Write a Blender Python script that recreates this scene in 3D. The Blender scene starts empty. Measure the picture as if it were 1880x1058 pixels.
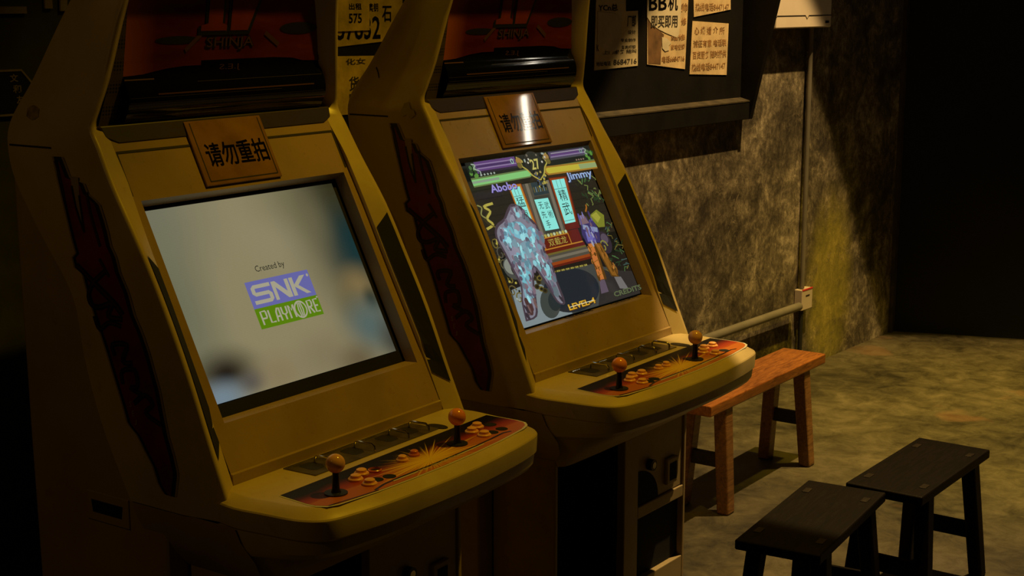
import bpy, math, random
from mathutils import Vector, Matrix
random.seed(7)
S = 0.87                      # all lengths below are multiplied by S to give metres
PI = math.pi
scene = bpy.context.scene
COL = scene.collection

# ------------------------------------------------------------------ camera, world, exposure, lights
cam_d = bpy.data.cameras.new('camera')
cam_d.sensor_width = 36.0
cam_d.lens = 36.0 * 2774.5 / 1880.0
cam_d.clip_start = 0.05
cam = bpy.data.objects.new('camera', cam_d)
COL.objects.link(cam)
cam.location = (0, 0, 2.02 * S)
cam.rotation_euler = (math.radians(90 - 10.896), 0, math.radians(34.577 - 90))
scene.camera = cam

scene.view_settings.view_transform = 'Standard'
scene.view_settings.look = 'None'
scene.view_settings.exposure = 0.0
scene.view_settings.gamma = 1.0
scene.view_settings.use_curve_mapping = False

wd = bpy.data.worlds.new('world')
scene.world = wd
wd.use_nodes = True
wd.node_tree.nodes['Background'].inputs[0].default_value = (1.0, 0.62, 0.18, 1)
wd.node_tree.nodes['Background'].inputs[1].default_value = 0.0016


def spot(name, loc, target, energy, color, angle, blend, radius=0.03):
    l = bpy.data.lights.new(name, 'SPOT')
    l.energy = energy
    l.color = color
    l.spot_size = math.radians(angle)
    l.spot_blend = blend
    l.shadow_soft_size = radius
    o = bpy.data.objects.new(name, l)
    COL.objects.link(o)
    o.location = Vector(loc) * S
    d = (Vector(target) - Vector(loc)).normalized()
    o.rotation_euler = d.to_track_quat('-Z', 'Y').to_euler()
    return o


# ceiling spotlight above the bench: lights the wall, the bench and the floor
spot('wall_spotlight', (6.52, 1.5, 6.0), (6.50, 1.70, 0.0), 1150, (1.0, 0.665, 0.25), 48.0, 0.05, 0.03)
# yellower spotlight over the open floor on the right
spot('floor_spotlight', (7.6, 0.9, 6.0), (7.35, 1.8, 0.0), 1050, (1.0, 0.70, 0.035), 40, 1.0, 0.06)
# warm spotlight high in front of the cabinets
spot('cabinet_spotlight', (4.3, 1.15, 5.2), (3.6, 2.3, 1.0), 205, (1.0, 0.60, 0.02), 52, 0.8, 0.05)
# weak warm fill light, added to lift the cabinets' dark left flanks
pl_d = bpy.data.lights.new('flank_fill', 'POINT')
pl_d.energy = 5.2
pl_d.color = (1.0, 0.55, 0.10)
pl_d.shadow_soft_size = 0.12
pl_o = bpy.data.objects.new('flank_fill', pl_d)
COL.objects.link(pl_o)
pl_o.location = Vector((0.1, 2.9, 2.9)) * S

# ------------------------------------------------------------------ materials
def new_mat(name):
    m = bpy.data.materials.new(name)
    m.use_nodes = True
    nt = m.node_tree
    return m, nt, nt.nodes['Principled BSDF']


def N(nt, t, **kw):
    n = nt.nodes.new(t)
    for k, v in kw.items():
        setattr(n, k, v)
    return n


def ramp(nt, fac, stops):
    r = N(nt, 'ShaderNodeValToRGB')
    els = r.color_ramp.elements
    while len(els) < len(stops):
        els.new(0.5)
    for e, (p, c) in zip(els, stops):
        e.position = p
        e.color = (c[0], c[1], c[2], 1)
    nt.links.new(fac, r.inputs[0])
    return r.outputs[0]


def mixc(nt, fac, a, b, mode='MIX'):
    m = N(nt, 'ShaderNodeMix', data_type='RGBA', blend_type=mode)
    for sock, v in ((m.inputs[0], fac), (m.inputs[6], a), (m.inputs[7], b)):
        if hasattr(v, 'links'):
            nt.links.new(v, sock)
        elif isinstance(v, (int, float)):
            sock.default_value = v
        else:
            sock.default_value = (v[0], v[1], v[2], 1)
    return m.outputs[2]


def mth(nt, op, a, b=0.0, c=None, clamp=False):
    m = N(nt, 'ShaderNodeMath', operation=op, use_clamp=clamp)
    for i, v in enumerate((a, b, c)):
        if v is None:
            continue
        if hasattr(v, 'links'):
            nt.links.new(v, m.inputs[i])
        else:
            m.inputs[i].default_value = v
    return m.outputs[0]


def noise(nt, scale, detail=4, rough=0.55, vec=None, dist=0.0):
    n = N(nt, 'ShaderNodeTexNoise')
    n.inputs['Scale'].default_value = scale
    n.inputs['Detail'].default_value = detail
    n.inputs['Roughness'].default_value = rough
    n.inputs['Distortion'].default_value = dist
    if vec is None:
        vec = N(nt, 'ShaderNodeTexCoord').outputs['Object']
    nt.links.new(vec, n.inputs['Vector'])
    return n.outputs['Fac']


def scaled(nt, sx, sy, sz, rot=(0, 0, 0)):
    mp = N(nt, 'ShaderNodeMapping')
    mp.inputs['Scale'].default_value = (sx, sy, sz)
    mp.inputs['Rotation'].default_value = rot
    nt.links.new(N(nt, 'ShaderNodeTexCoord').outputs['Object'], mp.inputs['Vector'])
    return mp.outputs['Vector']


def bump(nt, b, h, strength, dist=0.01):
    bp = N(nt, 'ShaderNodeBump')
    bp.inputs['Strength'].default_value = strength
    bp.inputs['Distance'].default_value = dist
    nt.links.new(h, bp.inputs['Height'])
    nt.links.new(bp.outputs[0], b.inputs['Normal'])


def simple(name, col, rough=0.5, var=0.25, nscale=9.0, metallic=0.0, spec=0.5, bmp=0.0):
    m, nt, b = new_mat(name)
    if var:
        f = noise(nt, nscale, 5)
        lo = tuple(c * (1 - var) for c in col)
        hi = tuple(min(1, c * (1 + var)) for c in col)
        nt.links.new(ramp(nt, f, [(0.3, lo), (0.7, hi)]), b.inputs['Base Color'])
        if bmp:
            bump(nt, b, f, bmp)
    else:
        b.inputs['Base Color'].default_value = (*col, 1)
    b.inputs['Roughness'].default_value = rough
    b.inputs['Metallic'].default_value = metallic
    b.inputs['Specular IOR Level'].default_value = spec
    return m


def plastic(name, col, rough=0.38):
    m, nt, b = new_mat(name)
    f = noise(nt, 5, 6, 0.6)
    g = noise(nt, 60, 3)
    c = ramp(nt, f, [(0.3, tuple(x * 0.8 for x in col)), (0.6, col), (0.85, tuple(min(1, x * 1.08) for x in col))])
    dirt = ramp(nt, noise(nt, 14, 8, 0.7), [(0.62, (1, 1, 1)), (0.76, (0.55, 0.42, 0.3))])
    nt.links.new(mixc(nt, 0.55, c, dirt, 'MULTIPLY'), b.inputs['Base Color'])
    r = mth(nt, 'MULTIPLY_ADD', g, 0.16, rough - 0.08)
    nt.links.new(r, b.inputs['Roughness'])
    bump(nt, b, g, 0.02, 0.002)
    return m


M = {}
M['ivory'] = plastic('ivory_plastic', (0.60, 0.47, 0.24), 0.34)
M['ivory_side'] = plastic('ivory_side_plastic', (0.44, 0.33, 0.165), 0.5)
M['panel'] = plastic('front_panel_plastic', (0.40, 0.275, 0.13), 0.30)
M['groove'] = simple('groove_black', (0.02, 0.015, 0.01), 0.8, 0)
M['black'] = simple('black_plastic', (0.008, 0.008, 0.008), 0.45, 0.2)
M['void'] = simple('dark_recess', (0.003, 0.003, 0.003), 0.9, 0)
M['mesh_black'] = simple('speaker_cloth', (0.006, 0.006, 0.006), 0.9, 0)
M['sill'] = simple('brown_sill_plastic', (0.035, 0.022, 0.012), 0.4, 0.2)
M['gloss_black'] = simple('gloss_black_plastic', (0.004, 0.004, 0.005), 0.07, 0, spec=0.5)
M['rib'] = simple('rib_grey', (0.05, 0.04, 0.03), 0.2, 0)
M['art_red'] = simple('side_art_red', (0.16, 0.012, 0.012), 0.5, 0.35, 8)
M['art_dark'] = simple('side_art_dark_red', (0.05, 0.006, 0.006), 0.5, 0.3, 8)
M['art_black'] = simple('side_art_black', (0.006, 0.004, 0.004), 0.5, 0)
M['faint_stain'] = simple('faint_stain', (0.30, 0.22, 0.11), 0.6, 0.4, 60)
M['art_edge'] = simple('side_art_border', (0.30, 0.23, 0.10), 0.5, 0.2)
M['art_text'] = simple('side_art_lettering', (0.34, 0.26, 0.14), 0.5, 0)
M['steel'] = simple('brushed_steel', (0.13, 0.115, 0.09), 0.28, 0.6, 22, 0.7)
M['chrome'] = simple('chrome_wire', (0.8, 0.75, 0.65), 0.16, 0, 1, 1.0)
M['ball_orange'] = simple('orange_ball_plastic', (0.95, 0.30, 0.045), 0.18, 0.08)
M['ball_pink'] = simple('clear_pink_ball_plastic', (0.80, 0.42, 0.30), 0.14, 0.15, 30)
M['btn'] = simple('peach_button_plastic', (0.92, 0.46, 0.17), 0.3, 0.06)
M['btn_orange'] = simple('orange_button_plastic', (0.62, 0.16, 0.05), 0.3, 0.06)
M['sign'] = simple('tan_acrylic', (0.27, 0.14, 0.05), 0.04, 0.25, 12)
M['ink_gloss'] = simple('black_ink_under_acrylic', (0.006, 0.005, 0.006), 0.04, 0)
M['ink'] = simple('black_ink', (0.006, 0.005, 0.006), 0.35, 0)
M['ink_soft'] = simple('faded_black_ink', (0.035, 0.028, 0.02), 0.8, 0.3)
M['ink_brown'] = simple('faded_brown_ink', (0.36, 0.19, 0.075), 0.8, 0.4, 40)
M['white_trim'] = simple('white_trim', (0.7, 0.66, 0.55), 0.4, 0)
M['paper_cream'] = simple('cream_paper', (0.54, 0.44, 0.27), 0.85, 0.22, 12, bmp=0.1)
M['paper_tan'] = simple('tan_paper', (0.70, 0.51, 0.28), 0.85, 0.25, 14, bmp=0.1)
M['paper_white'] = simple('white_paper', (0.72, 0.62, 0.45), 0.85, 0.15, 14, bmp=0.1)
M['paper_grey'] = simple('grey_paper', (0.50, 0.42, 0.32), 0.85, 0.15, 14, bmp=0.1)
M['paper_brown'] = simple('stained_brown_paper', (0.16, 0.08, 0.03), 0.85, 0.5, 18)
M['paper_yellow'] = simple('yellow_paper', (0.60, 0.44, 0.10), 0.85, 0.35, 16)
M['board'] = simple('black_board_paint', (0.008, 0.0065, 0.005), 0.6, 0.4, 7, spec=0.25, bmp=0.15)
M['board_edge'] = simple('lighter_board_edge', (0.06, 0.045, 0.025), 0.55, 0.5, 16)
M['box_white'] = simple('white_enamel', (0.88, 0.74, 0.62), 0.4, 0.04)
M['conduit'] = simple('grey_conduit', (0.16, 0.14, 0.11), 0.45, 0.15)
M['conduit_black'] = simple('black_tube', (0.01, 0.01, 0.01), 0.6, 0)
M['socket'] = simple('pale_socket_plastic', (0.55, 0.45, 0.36), 0.4, 0.05)
M['red_led'] = simple('red_trim', (0.6, 0.05, 0.04), 0.4, 0)
M['sign_wall'] = simple('pale_sign_paint', (0.24, 0.19, 0.12), 0.6, 0.2)
M['ceil'] = simple('black_ceiling_paint', (0.02, 0.018, 0.015), 0.9, 0.2)


def wood(name, dark, light, rough, sx=2.0, spec=0.5):
    m, nt, b = new_mat(name)
    f = noise(nt, 5.0, 6, 0.6, scaled(nt, sx, 14, 14), 1.2)
    k = noise(nt, 3.0, 4, 0.6)
    c = ramp(nt, f, [(0.3, dark), (0.7, light)])
    c = mixc(nt, 0.5, c, ramp(nt, k, [(0.3, (0.45, 0.4, 0.35)), (0.65, (1, 1, 1))]), 'MULTIPLY')
    nt.links.new(c, b.inputs['Base Color'])
    b.inputs['Roughness'].default_value = rough
    b.inputs['Specular IOR Level'].default_value = spec
    bump(nt, b, f, 0.15, 0.004)
    return m


M['bench'] = wood('orange_varnished_wood', (0.17, 0.05, 0.010), (0.50, 0.18, 0.035), 0.36)
M['bench_leg'] = wood('brown_leg_wood', (0.13, 0.055, 0.018), (0.36, 0.17, 0.06), 0.45)
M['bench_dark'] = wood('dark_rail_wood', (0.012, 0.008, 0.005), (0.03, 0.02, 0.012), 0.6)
M['stool'] = wood('black_brown_wood', (0.003, 0.002, 0.0012), (0.009, 0.0055, 0.003), 0.55, spec=0.10)
M['stool_edge'] = wood('worn_black_wood', (0.008, 0.005, 0.0025), (0.03, 0.02, 0.009), 0.5, spec=0.2)


def wall_mat():
    m, nt, b = new_mat('weathered_plaster')
    a = noise(nt, 2.4, 9, 0.7, None, 0.6)
    d = noise(nt, 11, 10, 0.75, None, 0.5)
    v = noise(nt, 40, 6, 0.75, scaled(nt, 1, 1, 0.7), 0.4)
    f = mth(nt, 'ADD', mth(nt, 'MULTIPLY', a, 0.45), mth(nt, 'ADD', mth(nt, 'MULTIPLY', d, 0.35), mth(nt, 'MULTIPLY', v, 0.22)))
    c = ramp(nt, f, [(0.44, (0.028, 0.020, 0.012)), (0.495, (0.085, 0.065, 0.039)), (0.54, (0.17, 0.135, 0.085)), (0.58, (0.32, 0.26, 0.17)), (0.64, (0.62, 0.52, 0.37))])
    scr = noise(nt, 7, 2, 0.4, None, 3.5)
    scr = mth(nt, 'SUBTRACT', 1.0, mth(nt, 'MULTIPLY', mth(nt, 'ABSOLUTE', mth(nt, 'SUBTRACT', scr, 0.5)), 55.0), clamp=True)
    scr = mth(nt, 'MULTIPLY', scr, mth(nt, 'MULTIPLY_ADD', noise(nt, 5, 3), 4.0, -2.0, clamp=True), clamp=True)
    c = mixc(nt, mth(nt, 'MULTIPLY', scr, 0.7), c, (0.60, 0.49, 0.32))
    # yellow-green patch, broken up by noise, beside the conduit
    pos = N(nt, 'ShaderNodeSeparateXYZ')
    nt.links.new(N(nt, 'ShaderNodeTexCoord').outputs['Object'], pos.inputs[0])
    sx, sz = pos.outputs[0], pos.outputs[2]
    dx = mth(nt, 'DIVIDE', mth(nt, 'SUBTRACT', sx, 0.12 * S), 0.33 * S)
    dz = mth(nt, 'DIVIDE', mth(nt, 'SUBTRACT', sz, 0.42 * S), 0.62 * S)
    r = mth(nt, 'SQRT', mth(nt, 'ADD', mth(nt, 'MULTIPLY', dx, dx), mth(nt, 'MULTIPLY', dz, dz)))
    k = mth(nt, 'SUBTRACT', 1.0, r, clamp=True)
    k = mth(nt, 'MULTIPLY', k, mth(nt, 'MULTIPLY_ADD', noise(nt, 9, 6, 0.65), 3.2, -0.75, clamp=True), clamp=True)
    k = mth(nt, 'MULTIPLY', k, 2.4, clamp=True)
    c = mixc(nt, mth(nt, 'MULTIPLY', k, 0.8), c, mixc(nt, 1.0, mixc(nt, 0.35, c, (0.6, 0.6, 0.6)), (1.1, 0.95, 0.10), 'MULTIPLY'))
    nt.links.new(c, b.inputs['Base Color'])
    b.inputs['Roughness'].default_value = 0.85
    bump(nt, b, f, 0.5, 0.02)
    return m


def floor_mat():
    m, nt, b = new_mat('worn_concrete')
    a = noise(nt, 1.6, 8, 0.62, None, 0.3)
    d = noise(nt, 9, 8, 0.7, None, 0.5)
    f = mth(nt, 'ADD', mth(nt, 'MULTIPLY', a, 0.55), mth(nt, 'MULTIPLY', d, 0.45))
    c = ramp(nt, f, [(0.38, (0.015, 0.011, 0.005)), (0.46, (0.042, 0.033, 0.016)), (0.54, (0.075, 0.060, 0.030)), (0.64, (0.125, 0.10, 0.058))])
    p = ramp(nt, noise(nt, 2.3, 3, 0.5), [(0.66, (0, 0, 0)), (0.72, (1, 1, 1))])
    c = mixc(nt, mth(nt, 'MULTIPLY', p, 0.35), c, (0.22, 0.11, 0.055))
    nt.links.new(c, b.inputs['Base Color'])
    rr = mth(nt, 'MULTIPLY_ADD', d, 0.5, 0.35, clamp=True)
    nt.links.new(rr, b.inputs['Roughness'])
    bump(nt, b, f, 0.35, 0.015)
    return m


M['wall'] = wall_mat()
M['floor'] = floor_mat()
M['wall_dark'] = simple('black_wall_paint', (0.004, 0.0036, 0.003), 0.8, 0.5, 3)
M['wall_left'] = simple('dark_green_paint', (0.035, 0.036, 0.02), 0.8, 0.5, 6)


def emit(name, disp, k=1.0):
    """A colour shown on a lit screen (display value 0-255)."""
    m, nt, b = new_mat(name)
    lin = [((c / 255 + 0.055) / 1.055) ** 2.4 if c > 10 else c / 255 / 12.92 for c in disp]
    b.inputs['Base Color'].default_value = (0.01, 0.01, 0.01, 1)
    b.inputs['Roughness'].default_value = 0.25
    b.inputs['Specular IOR Level'].default_value = 0.3
    b.inputs['Emission Color'].default_value = (*lin, 1)
    b.inputs['Emission Strength'].default_value = k
    return m


def lin(c):
    return tuple(((x / 255 + 0.055) / 1.055) ** 2.4 for x in c)


def blur_screen():
    """Out-of-focus film picture on the first screen."""
    m, nt, b = new_mat('lit_screen_film_picture')
    uvn = N(nt, 'ShaderNodeTexCoord').outputs['UV']
    sp = N(nt, 'ShaderNodeSeparateXYZ')
    nt.links.new(uvn, sp.inputs[0])
    U, V = sp.outputs[0], sp.outputs[1]
    c = None
    col = lin((138, 129, 97))
    blobs = [(0.0, 0.98, 0.45, 0.55, (112, 112, 92), 0.9), (0.0, 0.5, 0.26, 0.75, (104, 106, 84), 0.9),
             (0.62, 0.80, 0.45, 0.4, (142, 134, 104), 0.6), (0.72, 0.98, 0.34, 0.3, (112, 106, 76), 0.7),
             (1.03, 0.70, 0.50, 0.85, (22, 32, 22), 1.0), (0.99, 0.62, 0.26, 0.42, (16, 50, 54), 0.9),
             (1.0, 1.02, 0.30, 0.30, (44, 42, 22), 0.95), (0.80, 0.80, 0.14, 0.26, (104, 98, 70), 0.5),
             (0.91, 0.43, 0.17, 0.17, (124, 106, 68), 0.95), (0.83, 0.34, 0.12, 0.15, (104, 94, 62), 0.7),
             (0.955, 0.34, 0.07, 0.10, (30, 34, 14), 0.95),
             (0.89, 0.21, 0.22, 0.24, (84, 100, 96), 1.0), (1.0, 0.10, 0.14, 0.20, (56, 58, 54), 0.9),
             (0.62, 0.12, 0.28, 0.20, (122, 110, 82), 0.7), (0.76, 0.05, 0.18, 0.14, (88, 74, 50), 0.7),
             (0.09, 0.17, 0.24, 0.17, (34, 28, 22), 1.0), (0.03, 0.06, 0.20, 0.13, (112, 130, 142), 1.0),
             (0.20, 0.10, 0.10, 0.09, (74, 72, 74), 0.8), (0.33, 0.10, 0.18, 0.16, (130, 114, 84), 0.7)]
    cur = col
    for (u, v, ru, rv, cc, a) in blobs:
        du = mth(nt, 'DIVIDE', mth(nt, 'SUBTRACT', U, u), ru)
        dv = mth(nt, 'DIVIDE', mth(nt, 'SUBTRACT', V, v), rv)
        r = mth(nt, 'SQRT', mth(nt, 'ADD', mth(nt, 'MULTIPLY', du, du), mth(nt, 'MULTIPLY', dv, dv)))
        k = mth(nt, 'SUBTRACT', 1.0, r, clamp=True)
        sm = N(nt, 'ShaderNodeMapRange', interpolation_type='SMOOTHSTEP')
        sm.inputs['To Max'].default_value = a
        nt.links.new(k, sm.inputs['Value'])
        cur = mixc(nt, sm.outputs[0], cur, lin(cc))
    wv = N(nt, 'ShaderNodeTexWave', wave_type='BANDS', bands_direction='Y')
    wv.inputs['Scale'].default_value = 38
    nt.links.new(uvn, wv.inputs['Vector'])
    cur = mixc(nt, 0.06, cur, wv.outputs[0], 'MULTIPLY')
    b.inputs['Base Color'].default_value = (0.01, 0.01, 0.01, 1)
    b.inputs['Roughness'].default_value = 0.25
    b.inputs['Specular IOR Level'].default_value = 0.3
    nt.links.new(cur, b.inputs['Emission Color'])
    b.inputs['Emission Strength'].default_value = 1.0
    return m


def burst_mat():
    """Printed flame burst of the control overlay (UV = position on the panel)."""
    m, nt, b = new_mat('overlay_flame_print')
    uvn = N(nt, 'ShaderNodeTexCoord').outputs['UV']
    sp = N(nt, 'ShaderNodeSeparateXYZ')
    nt.links.new(uvn, sp.inputs[0])
    X, Y = sp.outputs[0], sp.outputs[1]
    ax = mth(nt, 'ABSOLUTE', mth(nt, 'SUBTRACT', X, 0.02))
    dy = mth(nt, 'ADD', Y, 0.265)
    ang = mth(nt, 'ARCTAN2', dy, mth(nt, 'SUBTRACT', X, 0.02))
    cv = N(nt, 'ShaderNodeCombineXYZ')
    nt.links.new(mth(nt, 'MULTIPLY', ang, 5.0), cv.inputs[0])
    st = noise(nt, 3.0, 3, 0.6, cv.outputs[0])
    r = mth(nt, 'SQRT', mth(nt, 'ADD', mth(nt, 'MULTIPLY', mth(nt, 'SUBTRACT', X, 0.02), mth(nt, 'MULTIPLY', mth(nt, 'SUBTRACT', X, 0.02), 0.14)), mth(nt, 'MULTIPLY', dy, dy)))
    k = mth(nt, 'SUBTRACT', mth(nt, 'MULTIPLY_ADD', st, 6.5, -2.1), mth(nt, 'MULTIPLY', r, 19.0), clamp=True)
    # back of the overlay is black, front edge orange
    t = mth(nt, 'MULTIPLY', mth(nt, 'ADD', mth(nt, 'MULTIPLY', Y, -1.0), -0.165), 11.0)
    t = mth(nt, 'ADD', t, mth(nt, 'MULTIPLY_ADD', noise(nt, 9, 3, 0.5, uvn), 0.5, -0.25), clamp=True)
    base = ramp(nt, t, [(0.28, (0.005, 0.003, 0.003)), (0.48, (0.08, 0.007, 0.005)), (0.72, (0.30, 0.03, 0.010)), (0.95, (0.40, 0.07, 0.012)), (1.0, (0.50, 0.14, 0.02))])
    c = mixc(nt, mth(nt, 'MULTIPLY', k, 1.3, clamp=True), base, (0.85, 0.55, 0.04))
    nt.links.new(c, b.inputs['Base Color'])
    b.inputs['Roughness'].default_value = 0.45
    b.inputs['Specular IOR Level'].default_value = 0.2
    return m


def marquee_mat():
    m, nt, b = new_mat('marquee_red_print')
    sp = N(nt, 'ShaderNodeSeparateXYZ')
    nt.links.new(N(nt, 'ShaderNodeTexCoord').outputs['UV'], sp.inputs[0])
    U = sp.outputs[0]
    f = noise(nt, 6, 4, 0.5, scaled(nt, 0.8, 1, 3))
    c = ramp(nt, f, [(0.35, (0.085, 0.008, 0.006)), (0.6, (0.14, 0.018, 0.009)), (0.75, (0.20, 0.045, 0.014))])
    e = mth(nt, 'MULTIPLY', mth(nt, 'SUBTRACT', 0.14, U, clamp=True), 6.5, clamp=True)
    c = mixc(nt, e, c, (0.45, 0.12, 0.015))
    nt.links.new(c, b.inputs['Base Color'])
    b.inputs['Roughness'].default_value = 0.24
    return m


def perforated_mat():
    m, nt, b = new_mat('perforated_dark_strip')
    v = N(nt, 'ShaderNodeTexVoronoi')
    v.inputs['Randomness'].default_value = 0.0
    v.inputs['Scale'].default_value = 130
    nt.links.new(N(nt, 'ShaderNodeTexCoord').outputs['Object'], v.inputs['Vector'])
    c = ramp(nt, v.outputs['Distance'], [(0.3, (0.004, 0.003, 0.002)), (0.42, (0.075, 0.052, 0.03))])
    nt.links.new(c, b.inputs['Base Color'])
    b.inputs['Roughness'].default_value = 0.5
    return m


M['film'] = blur_screen()
M['overlay'] = burst_mat()
M['marquee'] = marquee_mat()
M['perf'] = perforated_mat()

# ------------------------------------------------------------------ mesh helpers
_tc = {}
def glyphs(text, bold=0.0):
    """2-D outline mesh of a text in the built-in font: list of points, list of faces, width."""
    if (text, bold) in _tc:
        return _tc[(text, bold)]
    cu = bpy.data.curves.new('lettering', 'FONT')
    cu.body = text
    cu.offset = bold
    cu.resolution_u = 2
    o = bpy.data.objects.new('lettering', cu)
    COL.objects.link(o)
    bpy.context.view_layer.update()
    me = bpy.data.meshes.new_from_object(o.evaluated_get(bpy.context.evaluated_depsgraph_get()))
    v = [(p.co.x, p.co.y) for p in me.vertices]
    f = [tuple(p.vertices) for p in me.polygons]
    bpy.data.objects.remove(o)
    bpy.data.curves.remove(cu)
    bpy.data.meshes.remove(me)
    xs = [p[0] for p in v]
    ys = [p[1] for p in v]
    x0, x1, y0, y1 = min(xs), max(xs), min(ys), max(ys)
    v = [((x - x0) / (x1 - x0), (y - y0) / (y1 - y0)) for x, y in v]
    _tc[(text, bold)] = (v, f)
    return v, f


class MB:
    def __init__(self):
        self.v, self.f, self.mi, self.uv = [], [], [], {}

    def vert(self, p):
        self.v.append(tuple(p))
        return len(self.v) - 1

    def face(self, pts, mi=0, uv=None):
        ids = [self.vert(p) for p in pts]
        self.f.append(ids)
        self.mi.append(mi)
        if uv:
            self.uv[len(self.f) - 1] = uv

    def grid(self, rows, mi=0, close=False, uvf=None):
        """rows: list of equal-length point lists joined by quads."""
        base = [[self.vert(p) for p in r] for r in rows]
        n = len(rows[0])
        for a, b in zip(base[:-1], base[1:]):
            for i in range(n if close else n - 1):
                j = (i + 1) % n
                self.f.append([a[i], a[j], b[j], b[i]])
                self.mi.append(mi)
                if uvf:
                    self.uv[len(self.f) - 1] = [uvf(self.v[k]) for k in self.f[-1]]
        return base

    def cap(self, ids, mi=0):
        self.f.append(list(ids))
        self.mi.append(mi)

    def box(self, x0, x1, y0, y1, z0, z1, mi=0):
        P = [(x, y, z) for z in (z0, z1) for y in (y0, y1) for x in (x0, x1)]
        b = [self.vert(p) for p in P]
        for q in ((0, 2, 3, 1), (4, 5, 7, 6), (0, 1, 5, 4), (2, 6, 7, 3), (0, 4, 6, 2), (1, 3, 7, 5)):
            self.f.append([b[i] for i in q])
            self.mi.append(mi)

    def hexa(self, bottom, top, mi=0):
        """two 4-point loops joined (a tapered bar)"""
        b = [self.vert(p) for p in bottom]
        t = [self.vert(p) for p in top]
        self.f += [b[::-1], t]
        self.mi += [mi, mi]
        for i in range(4):
            j = (i + 1) % 4
            self.f.append([b[i], b[j], t[j], t[i]])
            self.mi.append(mi)

    def lathe(self, c, prof, n=20, mi=0):
        rows = []
        for r, z in prof:
            rows.append([(c[0] + r * math.cos(2 * PI * k / n), c[1] + r * math.sin(2 * PI * k / n), c[2] + z) for k in range(n)])
        b = self.grid(rows, mi, True)
        self.cap(b[0][::-1], mi)
        self.cap(b[-1], mi)

    def tube(self, path, r, n=8, mi=0):
        rows = []
        for i, p in enumerate(path):
            p = Vector(p)
            d = (Vector(path[min(i + 1, len(path) - 1)]) - Vector(path[max(i - 1, 0)])).normalized()
            a = d.orthogonal().normalized() if i == 0 else (a - d * a.dot(d)).normalized()
            b = d.cross(a)
            rows.append([tuple(p + (a * math.cos(2 * PI * k / n) + b * math.sin(2 * PI * k / n)) * r) for k in range(n)])
        g = self.grid(rows, mi, True)
        self.cap(g[0][::-1], mi)
        self.cap(g[-1], mi)

    def poly(self, pts2, fn, mi=0, uv=False):
        self.face([fn(*p) for p in pts2], mi, list(pts2) if uv else None)

    def slab(self, pts2, fn0, fn1, mi=0):
        """outline given a thickness between two mapping functions"""
        a = [self.vert(fn0(*p)) for p in pts2]
        b = [self.vert(fn1(*p)) for p in pts2]
        self.f += [a[::-1], b]
        self.mi += [mi, mi]
        for i in range(len(a)):
            j = (i + 1) % len(a)
            self.f.append([a[i], a[j], b[j], b[i]])
            self.mi.append(mi)

    def text(self, s, fn, x0, y0, x1, y1, mi=0, mirror=False, slant=0.0, bold=0.0):
        v, f = glyphs(s, bold)
        base = len(self.v)
        for (x, y) in v:
            if mirror:
                x = 1 - x
            self.v.append(tuple(fn(x0 + (x1 - x0) * x + slant * y, y0 + (y1 - y0) * y)))
        for q in f:
            self.f.append([base + i for i in q])
            self.mi.append(mi)

    def stroke(self, pts, w, fn, mi=0):
        """flat brush stroke along 2-D points"""
        L, R = [], []
        for i, p in enumerate(pts):
            a = pts[max(i - 1, 0)]
            b = pts[min(i + 1, len(pts) - 1)]
            dx, dy = b[0] - a[0], b[1] - a[1]
            l = math.hypot(dx, dy) or 1
            nx, ny = -dy / l * w / 2, dx / l * w / 2
            L.append(fn(p[0] + nx, p[1] + ny))
            R.append(fn(p[0] - nx, p[1] - ny))
        self.grid([L, R], mi)

    def build(self, name, mats, parent=None, smooth=None, bevel=0.0, seg=2):
        me = bpy.data.meshes.new(name)
        me.from_pydata([(x * S, y * S, z * S) for x, y, z in self.v], [], self.f)
        for m in (mats if isinstance(mats, (list, tuple)) else [mats]):
            me.materials.append(m)
        for p, i in zip(me.polygons, self.mi):
            p.material_index = i
        if self.uv:
            ul = me.uv_layers.new(name='UVMap')
            for fi, uv in self.uv.items():
                for li, c in zip(me.polygons[fi].loop_indices, uv):
                    ul.data[li].uv = c
        me.update()
        o = bpy.data.objects.new(name, me)
        COL.objects.link(o)
        if parent:
            o.parent = parent
        if smooth is not None:
            for p in me.polygons:
                p.use_smooth = True
            me.set_sharp_from_angle(angle=math.radians(smooth))
        if bevel:
            b = o.modifiers.new('bevel', 'BEVEL')
            b.width = bevel * S
            b.segments = seg
            b.limit_method = 'ANGLE'
            b.angle_limit = math.radians(40)
        return o


def tag(o, label=None, cat=None, group=None, kind=None):
    if label: o['label'] = label
    if cat: o['category'] = cat
    if group: o['group'] = group
    if kind: o['kind'] = kind
    return o


def empty(name, loc=(0, 0, 0), rz=0.0):
    o = bpy.data.objects.new(name, None)
    COL.objects.link(o)
    o.location = Vector(loc) * S
    o.rotation_euler.z = rz
    o.empty_display_size = 0.1
    return o


def interp(st, n):
    """Catmull-Rom through the stations, n samples per span."""
    out = []
    for i in range(len(st) - 1):
        p0, p1, p2, p3 = st[max(i - 1, 0)], st[i], st[i + 1], st[min(i + 2, len(st) - 1)]
        for k in range(n):
            t = k / n
            out.append(tuple(0.5 * (2 * b + (c - a) * t + (2 * a - 5 * b + 4 * c - d) * t * t + (3 * b - a - 3 * c + d) * t ** 3)
                             for a, b, c, d in zip(p0, p1, p2, p3)))
    out.append(st[-1])
    return out


# ------------------------------------------------------------------ the arcade cabinet
ZO = 0.91     # local heights below are measured from the control panel joint; the floor is ZO lower
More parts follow.
